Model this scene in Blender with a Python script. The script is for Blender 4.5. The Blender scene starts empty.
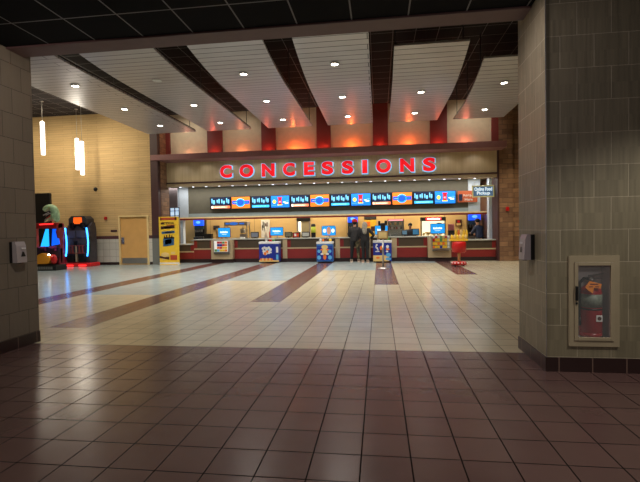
import bpy, bmesh, math, random
from mathutils import Vector, Matrix
random.seed(7)
PI = math.pi
C = bpy.context.scene.collection
SC = bpy.context.scene

# ------------------------------------------------------------------ helpers
def lin(c):
    return tuple(((v/255)/12.92 if v/255 <= .04045 else ((v/255+.055)/1.055)**2.4) for v in c)

class NT:
    def __init__(s, m): s.t = m.node_tree; s.n = s.t.nodes; s.l = s.t.links
    def new(s, k, **kw):
        n = s.n.new(k)
        for a, b in kw.items(): setattr(n, a, b)
        return n
    def set(s, sock, v):
        if isinstance(v, bpy.types.NodeSocket): s.l.new(v, sock)
        else: sock.default_value = v
    def math(s, op, a, b=0.0, c=None):
        n = s.new('ShaderNodeMath', operation=op); s.set(n.inputs[0], a); s.set(n.inputs[1], b)
        if c is not None: s.set(n.inputs[2], c)
        return n.outputs[0]
    def mix(s, f, a, b):
        n = s.new('ShaderNodeMix', data_type='RGBA'); s.set(n.inputs[0], f); s.set(n.inputs[6], a); s.set(n.inputs[7], b)
        return n.outputs[2]
    def pos(s):
        g = s.new('ShaderNodeNewGeometry'); x = s.new('ShaderNodeSeparateXYZ'); s.l.new(g.outputs['Position'], x.inputs[0])
        return g.outputs['Position'], x.outputs[0], x.outputs[1], x.outputs[2]
    def comb(s, x, y, z=0.0):
        n = s.new('ShaderNodeCombineXYZ')
        for i, v in enumerate((x, y, z)): s.set(n.inputs[i], v)
        return n.outputs[0]
    def noise(s, v, scale, detail=2.0):
        n = s.new('ShaderNodeTexNoise'); s.l.new(v, n.inputs['Vector']); n.inputs['Scale'].default_value = scale; n.inputs['Detail'].default_value = detail
        return n.outputs[0]
    def bump(s, h, strength, dist=.01):
        n = s.new('ShaderNodeBump'); n.inputs['Strength'].default_value = strength; n.inputs['Distance'].default_value = dist
        s.l.new(h, n.inputs['Height']); return n.outputs[0]
    def brick(s, vec, c1, c2, mc, w, h, mort, offset=.5, smooth=.1):
        n = s.new('ShaderNodeTexBrick', offset=offset, offset_frequency=2, squash=1.0)
        s.l.new(vec, n.inputs['Vector'])
        n.inputs['Color1'].default_value = (*c1, 1); n.inputs['Color2'].default_value = (*c2, 1); n.inputs['Mortar'].default_value = (*mc, 1)
        n.inputs['Scale'].default_value = 1; n.inputs['Mortar Size'].default_value = mort; n.inputs['Mortar Smooth'].default_value = smooth
        n.inputs['Bias'].default_value = 0; n.inputs['Brick Width'].default_value = w; n.inputs['Row Height'].default_value = h
        return n.outputs[0], n.outputs[1]

MATS = {}
def mat(name, col=(128,128,128), rough=.6, metal=0., emit=0., ecol=None, var=.12, scale=6., alpha=1., trans=0., build=None, spec=None):
    if name in MATS: return MATS[name]
    m = bpy.data.materials.new(name); m.use_nodes = True
    t = NT(m); b = t.n['Principled BSDF']
    b.inputs['Roughness'].default_value = rough; b.inputs['Metallic'].default_value = metal
    if spec is not None: b.inputs['Specular IOR Level'].default_value = spec
    if trans: b.inputs['Transmission Weight'].default_value = trans
    if alpha < 1: b.inputs['Alpha'].default_value = alpha
    c = lin(col)
    if build: build(t, b, c)
    else:
        tc = t.new('ShaderNodeTexCoord')
        f = t.noise(tc.outputs['Object'], scale, 3.)
        k = t.mix(f, tuple(v*(1-var) for v in c)+(1,), tuple(min(1, v*(1+var)) for v in c)+(1,))
        t.l.new(k, b.inputs['Base Color'])
    if emit:
        b.inputs['Emission Color'].default_value = (*lin(ecol or col), 1); b.inputs['Emission Strength'].default_value = emit
    MATS[name] = m
    return m

class MB:
    """collects shapes; build() links them as ONE mesh object"""
    def __init__(s): s.bm = bmesh.new(); s.mi = 0
    def _f(s, vs, faces, smooth=False):
        V = [s.bm.verts.new(v) for v in vs]
        for f in faces:
            try:
                F = s.bm.faces.new([V[i] for i in f]); F.material_index = s.mi; F.smooth = smooth
            except ValueError: pass
        return V
    def box(s, x0, x1, y0, y1, z0, z1, bev=0.):
        if bev:
            t = bmesh.new(); bmesh.ops.create_cube(t, size=1)
            for v in t.verts: v.co = Vector(((x0+x1)/2+v.co.x*(x1-x0), (y0+y1)/2+v.co.y*(y1-y0), (z0+z1)/2+v.co.z*(z1-z0)))
            bmesh.ops.bevel(t, geom=t.edges[:], offset=bev, segments=2, affect='EDGES', profile=.5)
            t.verts.index_update()
            s._f([v.co.copy() for v in t.verts], [[v.index for v in f.verts] for f in t.faces]); t.free(); return s
        vs = [(x, y, z) for x in (x0, x1) for y in (y0, y1) for z in (z0, z1)]
        s._f(vs, [(0,1,3,2), (4,6,7,5), (0,4,5,1), (2,3,7,6), (0,2,6,4), (1,5,7,3)]); return s
    def quad(s, a, b, c, d): s._f([a, b, c, d], [(0,1,2,3)]); return s
    def prism(s, pts, vec, smooth=False):
        """polygon pts (3d) extruded by vec"""
        v = Vector(vec); n = len(pts); P = [Vector(p) for p in pts]
        s._f(P+[p+v for p in P], [tuple(range(n))[::-1], tuple(range(n, 2*n))]+[(i, (i+1) % n, n+(i+1) % n, n+i) for i in range(n)], smooth); return s
    def lathe(s, prof, loc=(0,0,0), seg=24, axis='Z', sx=1., sy=1.):
        vs = []; L = Vector(loc); n = len(prof)
        for k in range(seg):
            a = 2*PI*k/seg
            for r, h in prof:
                x, y, z = r*math.cos(a)*sx, r*math.sin(a)*sy, h
                if axis == 'Y': x, y, z = x, -z, y
                if axis == 'X': x, y, z = z, x, y
                vs.append(L+Vector((x, y, z)))
        fs = [(k*n+i, ((k+1) % seg)*n+i, ((k+1) % seg)*n+i+1, k*n+i+1) for k in range(seg) for i in range(n-1)]
        fs += [tuple(k*n for k in range(seg))[::-1], tuple(k*n+n-1 for k in range(seg))]
        s._f(vs, fs, True); return s
    def cyl(s, x, y, z0, z1, r, r2=None, seg=20): return s.lathe([(r, z0), (r if r2 is None else r2, z1)], (x, y, 0), seg)
    def ell(s, loc, rx, ry, rz, seg=20, rings=10, rot=None):
        vs = []; fs = []; L = Vector(loc)
        for i in range(rings+1):
            th = PI*i/rings
            for k in range(seg):
                a = 2*PI*k/seg
                v = Vector((rx*math.sin(th)*math.cos(a), ry*math.sin(th)*math.sin(a), rz*math.cos(th)))
                if rot: v = rot @ v
                vs.append(L+v)
        for i in range(rings):
            for k in range(seg): fs.append((i*seg+k, (i+1)*seg+k, (i+1)*seg+(k+1) % seg, i*seg+(k+1) % seg))
        s._f(vs, fs, True)
        return s
    def tube(s, pts, r, seg=10, r2=None):
        P = [Vector(p) for p in pts]; n = len(P); vs = []; up = None
        for i, p in enumerate(P):
            t = (P[min(i+1, n-1)]-P[max(i-1, 0)]).normalized()
            if up is None: up = t.orthogonal().normalized()
            up = (up-t*up.dot(t)).normalized(); w = t.cross(up)
            rr = r if r2 is None else r+(r2-r)*i/(n-1)
            for k in range(seg):
                a = 2*PI*k/seg; vs.append(p+(up*math.cos(a)+w*math.sin(a))*rr)
        fs = [(i*seg+k, i*seg+(k+1) % seg, (i+1)*seg+(k+1) % seg, (i+1)*seg+k) for i in range(n-1) for k in range(seg)]
        fs += [tuple(range(seg))[::-1], tuple(range((n-1)*seg, n*seg))]
        s._f(vs, fs, True); return s
    def build(s, name, mats, parent=None, clean=True):
        if clean: bmesh.ops.remove_doubles(s.bm, verts=s.bm.verts[:], dist=1e-6)
        bmesh.ops.recalc_face_normals(s.bm, faces=s.bm.faces[:])
        me = bpy.data.meshes.new(name); s.bm.to_mesh(me); s.bm.free()
        for m in (mats if isinstance(mats, (list, tuple)) else [mats]): me.materials.append(m)
        o = bpy.data.objects.new(name, me); C.objects.link(o)
        if parent:
            o.parent = parent; o.matrix_parent_inverse = Matrix.Translation(-Vector(abs_loc(parent)))
        return o

def abs_loc(o):
    l = Vector(o.location)
    return l
def tag(o, label=None, cat=None, group=None, kind=None):
    if label: o['label'] = label
    if cat: o['category'] = cat
    if group: o['group'] = group
    if kind: o['kind'] = kind
    return o
def thing(name, label, cat, loc=(0,0,0), group=None):
    o = bpy.data.objects.new(name, None); C.objects.link(o); o.location = loc; o.empty_display_size = .1
    return tag(o, label, cat, group)
def struct(name, mb, m, label=None):
    o = mb.build(name, m); o['kind'] = 'structure'
    if label: o['label'] = label
    o['category'] = name.split('_')[0]
    return o
def part(name, mb, m, p, label=None):
    o = mb.build(name, m, p)
    if label: o['label'] = label
    return o

# ------------------------------------------------------------------ materials
def tile_floor(colA, colB, grout):
    def f(t, b, c):
        p, x, y, z = t.pos()
        v = t.comb(t.math('ADD', x, 30.5+.737), t.math('ADD', y, 30.5-5.202))
        br, fac = t.brick(v, lin(colA), lin(colB), lin(grout), .305, .305, .005, 0., .2)
        n = t.noise(p, 3.2, 4.)
        k = t.new('ShaderNodeHueSaturation'); t.l.new(br, k.inputs['Color']); t.l.new(t.math('MULTIPLY_ADD', n, .22, .89), k.inputs['Value'])
        t.l.new(k.outputs[0], b.inputs['Base Color'])
        n2 = t.noise(p, 60, 2.)
        t.l.new(t.math('MULTIPLY_ADD', fac, -.45, .5), b.inputs['Specular IOR Level'])
        t.l.new(t.math('MULTIPLY_ADD', fac, .5, t.math('MULTIPLY_ADD', n, .04, b.inputs['Roughness'].default_value-.02)), b.inputs['Roughness'])
        h = t.math('MULTIPLY_ADD', n2, .08, t.math('MULTIPLY', fac, -1.))
        h = t.math('ADD', h, t.math('MULTIPLY', t.noise(p, 5, 0.), .06))
        t.l.new(t.bump(h, .35, .004), b.inputs['Normal'])
    return f
M_fnear = mat('dark brown floor tile', rough=.25, build=tile_floor((92,69,64), (85,63,59), (24,16,15)))
M_fbeige = mat('beige floor tile', rough=.2, build=tile_floor((190,182,154), (183,175,147), (78,72,60)))
M_fblue = mat('pale grey blue floor tile', rough=.2, build=tile_floor((158,172,170), (152,164,162), (96,96,92)))
M_fdark = mat('dark stripe floor tile', rough=.22, build=tile_floor((98,72,68), (92,62,54), (60,46,42)))

def pillar_tile(c1, c2, gr, ph=.145, rib=.5):
    def f(t, b, c):
        p, x, y, z = t.pos()
        u = t.math('ADD', t.math('ADD', x, y), 30.5-4.56-1.74)
        v = t.comb(u, t.math('ADD', z, 30.9-ph))
        br, fac = t.brick(v, lin(c1), lin(c2), lin(gr), .305, .309, .0035, .5, .2)
        ribs = t.noise(t.comb(t.math('MULTIPLY', u, 26.), t.math('MULTIPLY', z, .8), t.math('FLOOR', t.math('MULTIPLY', t.math('ADD', z, 10-ph), 3.2468))), 1., 3.)
        n = t.noise(p, 2.2, 3.)
        k = t.new('ShaderNodeHueSaturation'); t.l.new(br, k.inputs['Color'])
        t.l.new(t.math('ADD', t.math('MULTIPLY_ADD', ribs, rib, (.5 if rib > .6 else .78)), t.math('MULTIPLY', n, .12)), k.inputs['Value'])
        t.l.new(k.outputs[0], b.inputs['Base Color'])
        t.l.new(t.bump(t.math('MULTIPLY_ADD', fac, -1., t.math('MULTIPLY', ribs, .5)), .5, .006), b.inputs['Normal'])
    return f
M_ptile = mat('taupe wall tile', rough=.5, build=pillar_tile((138,128,104), (126,117,94), (176,164,140), rib=.8))
M_ltile = mat('taupe block wall tile', rough=.55, build=pillar_tile((122,110,96), (114,103,90), (62,54,46), rib=.15))
def base_tile(t, b, c):
    p, x, y, z = t.pos()
    u = t.math('ADD', t.math('ADD', x, y), 30.5-4.56-1.71)
    br, fac = t.brick(t.comb(u, t.math('ADD', z, 1.)), lin((50,32,30)), lin((46,30,28)), lin((120,96,84)), .305, 3., .005, 0., .1)
    t.l.new(br, b.inputs['Base Color'])
M_base = mat('dark cove base tile', rough=.4, build=base_tile)

def beige_wall(t, b, c):
    p, x, y, z = t.pos()
    # long horizontal split face courses, dark band and pale wainscot below
    br, fac = t.brick(t.comb(t.math('ADD', x, 40.), t.math('ADD', z, 10.)), lin((206,174,122)), lin((198,166,114)), lin((172,140,92)), 1.2, .1, .006, .37, .3)
    st = t.noise(t.comb(t.math('MULTIPLY', x, 1.2), y, t.math('MULTIPLY', z, 12.)), 1., 3.)
    k = t.new('ShaderNodeHueSaturation'); t.l.new(br, k.inputs['Color']); t.l.new(t.math('MULTIPLY_ADD', st, .35, .82), k.inputs['Value'])
    up = k.outputs[0]
    lo, _ = t.brick(t.comb(t.math('ADD', x, 40.), t.math('ADD', z, 10.)), lin((200,196,186)), lin((192,188,178)), lin((140,134,120)), .305, .305, .006, 0., .2)
    band = t.math('MULTIPLY', t.math('GREATER_THAN', z, 1.15), t.math('LESS_THAN', z, 1.29))
    low = t.math('LESS_THAN', z, 1.2)
    cc = t.mix(low, up, lo); cc = t.mix(band, cc, (*lin((84,48,52)), 1))
    t.l.new(cc, b.inputs['Base Color'])
    t.l.new(t.bump(t.math('MULTIPLY_ADD', fac, -.6, st), .35, .01), b.inputs['Normal'])
M_beige = mat('beige split face wall', rough=.75, build=beige_wall)
def brick_wall(t, b, c):
    p, x, y, z = t.pos()
    u = t.math('ADD', t.math('ADD', x, y), 40.)
    br, fac = t.brick(t.comb(u, t.math('ADD', z, 10.)), lin((150,114,82)), lin((116,84,60)), lin((84,64,50)), .41, .2, .008, .5, .3)
    n = t.noise(t.comb(t.math('MULTIPLY', u, 3.), t.math('MULTIPLY', z, 16.), y), 1., 3.)
    k = t.new('ShaderNodeHueSaturation'); t.l.new(br, k.inputs['Color']); t.l.new(t.math('MULTIPLY_ADD', n, .9, .55), k.inputs['Value'])
    t.l.new(k.outputs[0], b.inputs['Base Color'])
    t.l.new(t.bump(t.math('MULTIPLY_ADD', fac, -1., n), .6, .015), b.inputs['Normal'])
M_brick = mat('brown split face stone', rough=.6, build=brick_wall)
def grid_ceiling(sx, ox, sy, oy, tile, bar):
    def f(t, b, c):
        p, x, y, z = t.pos()
        br, fac = t.brick(t.comb(t.math('ADD', x, 100*sx-ox), t.math('ADD', y, 100*sy-oy)), lin(tile), lin(tile), lin(bar), sx, sy, .008, 0., .0)
        t.l.new(br, b.inputs['Base Color'])
        t.l.new(t.math('MULTIPLY_ADD', fac, -.4, .85), b.inputs['Roughness'])
    return f
M_cnear = mat('black ceiling tile', rough=.9, spec=.1, build=grid_ceiling(.61, .345, 1.22, 4.4, (20,20,24), (128,126,128)))
M_chall = mat('dark ceiling tile', rough=.9, spec=.1, build=grid_ceiling(.61, 1.06, .61, 13.55, (50,46,46), (128,122,118)))
def plank(t, b, c):
    p, x, y, z = t.pos()
    br, fac = t.brick(t.comb(t.math('ADD', x, 41.3), t.math('ADD', y, 30.)), lin((184,180,180)), lin((178,174,174)), lin((84,80,80)), 7.3, .2, .012, .37, .2)
    n = t.noise(t.comb(t.math('MULTIPLY', x, 1.), t.math('MULTIPLY', y, 5.)), 1., 2.)
    k = t.new('ShaderNodeHueSaturation'); t.l.new(br, k.inputs['Color']); t.l.new(t.math('MULTIPLY_ADD', n, .3, .85), k.inputs['Value'])
    t.l.new(k.outputs[0], b.inputs['Base Color'])
    t.l.new(t.bump(t.math('MULTIPLY', fac, -1.), .5, .01), b.inputs['Normal'])
M_plank = mat('pale grey metal ceiling plank', rough=.33, metal=.25, build=plank)
M_maroon = mat('maroon painted metal', (138,94,90), .5)
M_maroon2 = mat('dark maroon trim', (70,42,42), .5)
M_colred = mat('maroon clerestory column', (122,48,40), .55)
M_cream = mat('cream clerestory panel', (208,190,158), .6)
def fascia(t, b, c):
    p, x, y, z = t.pos()
    n = t.noise(t.comb(t.math('MULTIPLY', x, 14.), y, t.math('MULTIPLY', z, .6)), 1., 3.)
    t.l.new(t.mix(n, (*lin((182,160,118)), 1), (*lin((212,192,150)), 1)), b.inputs['Base Color'])
M_fascia = mat('tan brushed fascia panel', rough=.5, build=fascia)
M_tan = mat('tan laminate', (178,158,124), .5)
M_counterred = mat('dark red laminate', (128,32,30), .45)
M_cbrown = mat('dark olive brown laminate', (72,60,46), .4)
M_top = mat('pale grey stone worktop', (176,178,168), .3, scale=30.)
M_kick = mat('very dark toe kick', (40,22,22), .5)
M_bulk = mat('taupe grey bulkhead paint', (96,92,78), .7)
M_band = mat('pale blue grey paint', (150,164,166), .6)
M_backwall = mat('tan kitchen wall', (206,176,122), .7)
M_white = mat('white plastic', (220,220,216), .4)
M_ltwall = mat('pale blue white wall paint', (188,200,212), .6)
M_black = mat('black plastic', (18,18,20), .4)
M_dgrey = mat('dark grey plastic', (56,56,60), .45)
M_grey = mat('grey plastic', (128,124,124), .45)
M_steel = mat('brushed steel', (170,168,164), .32, .8)
M_door = mat('light oak door veneer', (214,164,96), .5, scale=3.)
M_doorframe = mat('cream door frame paint', (226,200,142), .5)
M_room = mat('dim lobby wall paint', (90,84,76), .8)
M_red = mat('red plastic', (190,24,24), .35)
M_yellow = mat('yellow plastic', (232,190,50), .5)
M_blue = mat('deep blue vinyl', (24,44,140), .4)
M_lblue = mat('light blue vinyl', (90,170,220), .4)
M_orange = mat('orange vinyl', (232,120,40), .5)
M_green = mat('green vinyl', (90,150,80), .5)
M_brownchoc = mat('chocolate brown print', (74,40,26), .5)
M_skin = mat('skin', (196,150,122), .55)
M_gold = mat('pale gold print', (222,190,120), .5)
M_glass = mat('cabinet glass', (235,240,240), .05, alpha=.05)
M_glassd = mat('display glass', (220,235,240), .05, alpha=.2)
def em(name, col, s): return mat(name, col, .5, 0, s, var=.02)
E_white = em('lit white', (255,250,240), 7.)
E_lamp = em('lit lamp lens', (255,244,225), 26.)
E_pend = em('lit pendant glass', (255,252,246), 2.)
E_red = em('lit red letter', (226,14,26), .85)
E_halo = em('lit pale blue letter rim', (120,180,225), 1.0)
E_scr = em('lit blue screen', (20,140,222), .85)
E_scrw = em('lit screen white', (225,245,255), 1.0)
E_navy = em('lit navy screen', (8,22,52), .8)
E_mtxt = em('lit pale blue screen text', (110,190,235), .9)
E_mora = em('lit orange screen', (226,120,36), .9)
E_mblu = em('lit bright blue screen', (20,120,232), 1.0)
E_mblogo = em('lit royal blue screen', (24,80,214), 1.0)
E_mcyan = em('lit cyan screen bar', (60,180,235), 1.)
E_mred = em('lit red screen shape', (200,30,40), .9)
E_myel = em('lit yellow screen shape', (230,220,90), .9)
E_mpeach = em('lit peach screen bar', (244,170,130), .9)
E_neon = em('lit blue neon tube', (50,150,255), 5.5)
E_neonred = em('lit red neon tube', (255,40,40), 2.5)
E_fire = em('lit orange arcade marquee', (240,96,24), 1.0)
E_arcblue = em('lit cyan arcade screen', (30,160,255), 1.6)
E_arcblue2 = em('lit azure arcade screen', (10,90,235), 1.2)
E_case = em('lit warm case interior', (255,238,190), 1.6)
E_hdr = em('lit red header sign', (255,40,50), 7.)
E_soda = em('lit blue soda header', (20,80,240), 1.4)
E_warm = em('lit warm strip', (255,214,140), 1.6)
E_sign = em('lit pale sign face', (170,200,225), .45)

# ------------------------------------------------------------------ floor
Y0, X0, T = 5.202, -.737, .305
row = lambda r: Y0+T*r
colx = lambda c: X0+T*c
f = MB()
xs = [-18.] + [colx(c) for k in range(5) for c in (-22+8*k, -20+8*k)] + [9.6]
ends = [row(-0), row(3), row(11), row(20), row(28)]        # near end of each dark stripe
bayend = [row(4), row(14), row(23), row(33), row(43), row(53)]   # start of the paler tiles in each bay
f.mi = 0; f.quad((-18,-4.2,0), (9.6,-4.2,0), (9.6,Y0,0), (-18,Y0,0))
YF = 22.6
for i in range(11):
    a, b_ = xs[i], xs[i+1]
    if i % 2 == 0:
        e = bayend[i//2]
        e = max(e, Y0+.01)
        f.mi = 1; f.quad((a,Y0,0), (b_,Y0,0), (b_,e,0), (a,e,0))
        f.mi = 2; f.quad((a,e,0), (b_,e,0), (b_,YF,0), (a,YF,0))
    else:
        e = max(ends[i//2], Y0+.01)
        f.mi = 1; f.quad((a,Y0,0), (b_,Y0,0), (b_,e,0), (a,e,0))
        f.mi = 3; f.quad((a,e,0), (b_,e,0), (b_,YF,0), (a,YF,0))
f.mi = 0; f.box(-18, 9.6, -4.2, YF, -.12, -.01)
struct('floor', f, [M_fnear, M_fbeige, M_fblue, M_fdark])

# ------------------------------------------------------------------ near lobby shell
LX, RX, PN, PF = -4.5, 1.61, 4.56, 5.40
NZ = 3.72
# right pillar wall with a recess for the extinguisher cabinet
w = MB()
hx0, hx1, hz0, hz1 = 1.855, 2.215, .31, 1.07
w.box(RX, hx0, PN, PF, 0, 6.8); w.box(hx1, 6.5, PN, PF, 0, 6.8)
w.box(hx0, hx1, PN, PF, 0, hz0); w.box(hx0, hx1, PN, PF, hz1, 6.8); w.box(hx0, hx1, PN+.22, PF, hz0, hz1)
struct('wall_right', w, M_ptile)
w = MB(); w.box(-7.5, LX, 3.9, 5.33, 0, 6.8)
struct('wall_left', w, M_ltile)
b = MB(); b.box(RX-.012, 6.5, PN-.012, PN, 0, .14); b.box(RX-.012, RX, PN, PF, 0, .14); b.box(RX-.012, 6.5, PF, PF+.012, 0, .14)
struct('baseboard_right', b, M_base)
b = MB(); b.box(LX, LX+.012, 3.9, 5.33, 0, .14); b.box(-7.5, LX, 3.888, 3.9, 0, .14)
struct('baseboard_left', b, M_base)
b = MB(); b.box(RX-.004, RX+.004, PN-.006, PN+.002, .14, NZ)
struct('trim_1', b, M_steel, 'thin metal corner bead on the right tiled pillar')
# soffit beam and the bulkhead over it
b = MB(); b.box(LX, RX, 4.94, 5.225, 3.70, 6.75); struct('trim_2', b, mat('dark mauve beam paint', (104,74,74), .6), 'brown maroon beam over the opening')
b = MB(); b.box(-7.5, 6.5, -4.2, 4.94, NZ, NZ+.1); struct('ceiling_near', b, M_cnear)
b = MB(); b.box(-7.5, -7.3, -4.2, 3.9, 0, NZ); struct('wall_lobby_left', b, M_room)
b = MB(); b.box(6.3, 6.5, -4.2, PN, 0, NZ); struct('wall_lobby_right', b, M_room)
b = MB(); b.box(-7.3, 6.3, -4.2, -4.0, 0, NZ); struct('wall_lobby_back', b, M_room)

# ------------------------------------------------------------------ big hall shell
HZ = 6.73
b = MB(); b.box(-18, 9.6, PF-.2, 19.4, HZ, HZ+.15); struct('ceiling', b, M_chall)
b = MB(); b.box(-18, -7.5, 5.2, PF, 0, HZ); struct('wall_front_left', b, M_room)
b = MB(); b.box(6.5, 9.6, 5.2, PF, 0, HZ); struct('wall_front_right', b, M_room)
b = MB(); b.box(9.4, 9.6, PF, 19.3, 0, HZ); struct('wall_hall_right', b, M_beige)
b = MB(); b.box(-18, -17.8, PF, 18.4, 0, HZ); struct('wall_hall_left', b, M_beige)
b = MB(); DX0, DX1, DZ = -11.40, -10.13, 2.12
b.box(-17.8, DX0-.07, 18.4, 18.6, 0, HZ); b.box(DX1+.07, -9.9, 18.4, 18.6, 0, HZ); b.box(DX0-.07, DX1+.07, 18.4, 18.6, DZ+.07, HZ); b.box(DX0-.07, DX1+.07, 18.55, 18.6, 0, DZ+.07)
struct('wall_back', b, M_beige)
b = MB(); b.box(-17.8, DX0-.09, 18.388, 18.4, 0, .12); b.box(DX1+.09, -9.9, 18.388, 18.4, 0, .12); struct('baseboard_back', b, M_kick)
# door
d = MB(); d.box(DX0-.07, DX0, 18.36, 18.5, 0, DZ+.07); d.box(DX1, DX1+.07, 18.36, 18.5, 0, DZ+.07); d.box(DX0, DX1, 18.36, 18.5, DZ, DZ+.07)
dr = MB(); dr.box(DX0+.005, DX1-.005, 18.42, 18.47, .01, DZ-.005)
dor = struct('door_1', dr, M_door, 'light oak door in the beige wall with a metal kick plate')
part('door_frame', d, M_doorframe, dor)
k = MB(); k.box(DX0+.04, DX1-.04, 18.405, 18.42, .05, .30, .003); part('kick_plate', k, M_steel, dor)
k = MB(); k.box(DX0+.03, DX0+.16, 18.405, 18.42, .92, 1.22, .004); k.tube([(DX0+.10,18.41,1.05), (DX0+.10,18.35,1.05), (DX0+.22,18.35,1.05)], .012); part('door_handle', k, M_steel, dor)
# corner post and stone return
b = MB(); b.box(-9.9, -9.56, 18.38, 18.6, 1.29, HZ); struct('trim_3', b, M_maroon2)
def lowpost(t, b, c):
    p, x, y, z = t.pos()
    band = t.math('MULTIPLY', t.math('GREATER_THAN', z, 1.15), t.math('LESS_THAN', z, 1.29))
    t.l.new(t.mix(band, (*lin((110,112,108)), 1), (*lin((50,34,40)), 1)), b.inputs['Base Color'])
b = MB(); b.box(-9.9, -9.56, 18.38, 18.6, 0, 1.29); struct('trim_4', b, mat('lower post with painted light', rough=.6, build=lowpost))  # grey puts the bluish light on the dark post's lower part into its colour
b = MB(); b.box(-9.9, -9.54, 18.6, 19.35, 0, HZ); struct('wall_return_left', b, M_brick)
b = MB(); b.box(4.93, 5.46, 19.1, 19.35, 0, HZ); struct('trim_5', b, M_brick, 'stone faced column right of the concession stand')
b = MB(); b.box(5.46, 9.4, 19.22, 19.4, 0, HZ); struct('wall_back_right', b, M_brick)
b = MB(); b.box(4.86, 4.93, 19.08, 22.4, 0, 4.555); struct('trim_6', b, M_maroon2)

# clerestory
b = MB(); b.box(-9.54, 4.93, 19.22, 19.35, 4.80, HZ); struct('wall_clerestory', b, M_cream)
cols = [(-9.54,-9.34), (-7.57,-6.87), (-5.08,-4.44), (-2.62,-2.01), (-.2,.44), (2.18,2.88), (4.66,4.93)]
for i, (a, c) in enumerate(cols):
    b = MB(); b.box(a, c, 19.14, 19.22, 4.80, HZ); struct('trim_%d' % (7+i), b, M_colred)
# canopy and fascia
b = MB(); b.box(-9.86, 5.03, 18.32, 19.22, 4.555, 4.80, .012); struct('trim_14', b, M_maroon, 'maroon canopy running along the top of the sign')
b = MB(); b.box(-9.54, 4.86, 19.17, 19.35, 3.66, 4.555); struct('wall_fascia', b, M_fascia)
b = MB(); b.box(-9.54, 4.86, 19.12, 19.4, 3.60, 3.66); struct('trim_15', b, M_maroon2)
b = MB(); b.box(-9.54, 4.86, 19.14, 19.62, 3.47, 3.60); struct('trim_16', b, M_tan)

# ------------------------------------------------------------------ concession room shell
b = MB(); b.box(-11.2, 5.6, 19.35, 22.6, 3.60, 3.72); struct('ceiling_kitchen', b, M_bulk)
def kitchen(t, b, c):
    p, x, y, z = t.pos()
    br, fac = t.brick(t.comb(t.math('ADD', x, 40.), t.math('ADD', z, 10.)), lin((214,182,124)), lin((206,174,116)), lin((150,124,84)), 2.4, 3.2, .012, 0., .2)
    t.l.new(br, b.inputs['Base Color'])
b = MB(); b.box(-11.2, 5.6, 22.4, 22.6, 0, 3.6); struct('wall_kitchen_back', b, mat('tan kitchen panel', rough=.65, build=kitchen))
b = MB(); b.box(-11.2, -11.0, 18.7, 22.4, 0, 3.6); struct('wall_kitchen_left', b, M_ltwall)
b = MB(); b.box(-11.0, -9.9, 18.6, 18.8, 0, 3.6); struct('wall_kitchen_corner', b, M_ltwall)
b = MB(); b.box(4.93, 5.6, 22.2, 22.4, 0, 3.6); struct('wall_kitchen_right', b, M_ltwall)
# menu bulkhead
BY = 20.6
b = MB(); b.box(-9.17, 3.98, BY, BY+.25, 2.29, 3.6); struct('wall_bulkhead', b, M_bulk)
b = MB(); b.box(-9.17, 3.98, BY-.03, BY+.25, 2.12, 2.29); struct('trim_17', b, M_band)
b = MB(); b.box(-9.6, 4.86, BY-.05, BY+.25, 2.055, 2.12); struct('trim_18', b, mat('cream lit head trim', (240,214,160), .5))
b = MB(); b.box(-9.6, 4.86, BY-.06, BY+.25, 1.985, 2.055); struct('trim_19', b, mat('dark red head trim', (130,40,30), .5))
b = MB(); b.box(-9.62, -9.17, BY-.02, BY+.25, 2.12, 3.6); struct('wall_pier_left', b, M_ltwall)
b = MB(); b.box(-9.62, -9.47, BY, BY+.25, 0, 2.0); struct('wall_pier_low', b, M_ltwall)
b = MB(); b.box(3.98, 4.50, BY-.02, BY+.25, 2.12, 3.6); struct('wall_pier_right', b, M_ltwall)
b = MB(); b.box(4.74, 4.86, 20.0, 20.4, 0, 3.6); struct('wall_jamb_right', b, M_ltwall)
# small window high on the left inside the stand
b = MB(); b.box(-10.6, -9.63, 20.72, 20.76, 2.12, 2.62); wn = struct('window_1', b, em('lit pale window pane', (190,215,240), .8))
b = MB()
for z in (2.12, 2.2, 2.44, 2.6): b.box(-10.6, -9.63, 20.69, 20.72, z, z+.03)
for x in (-10.55, -10.2, -9.95, -9.72): b.box(x, x+.04, 20.68, 20.72, 2.12, 2.62)
part('window_frame', b, mat('dark blue window bars', (40,54,84), .5), wn)
b = MB(); b.box(-10.9, -9.63, 20.7, 20.8, 2.62, 3.6); struct('wall_window_head', b, M_ltwall)

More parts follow.
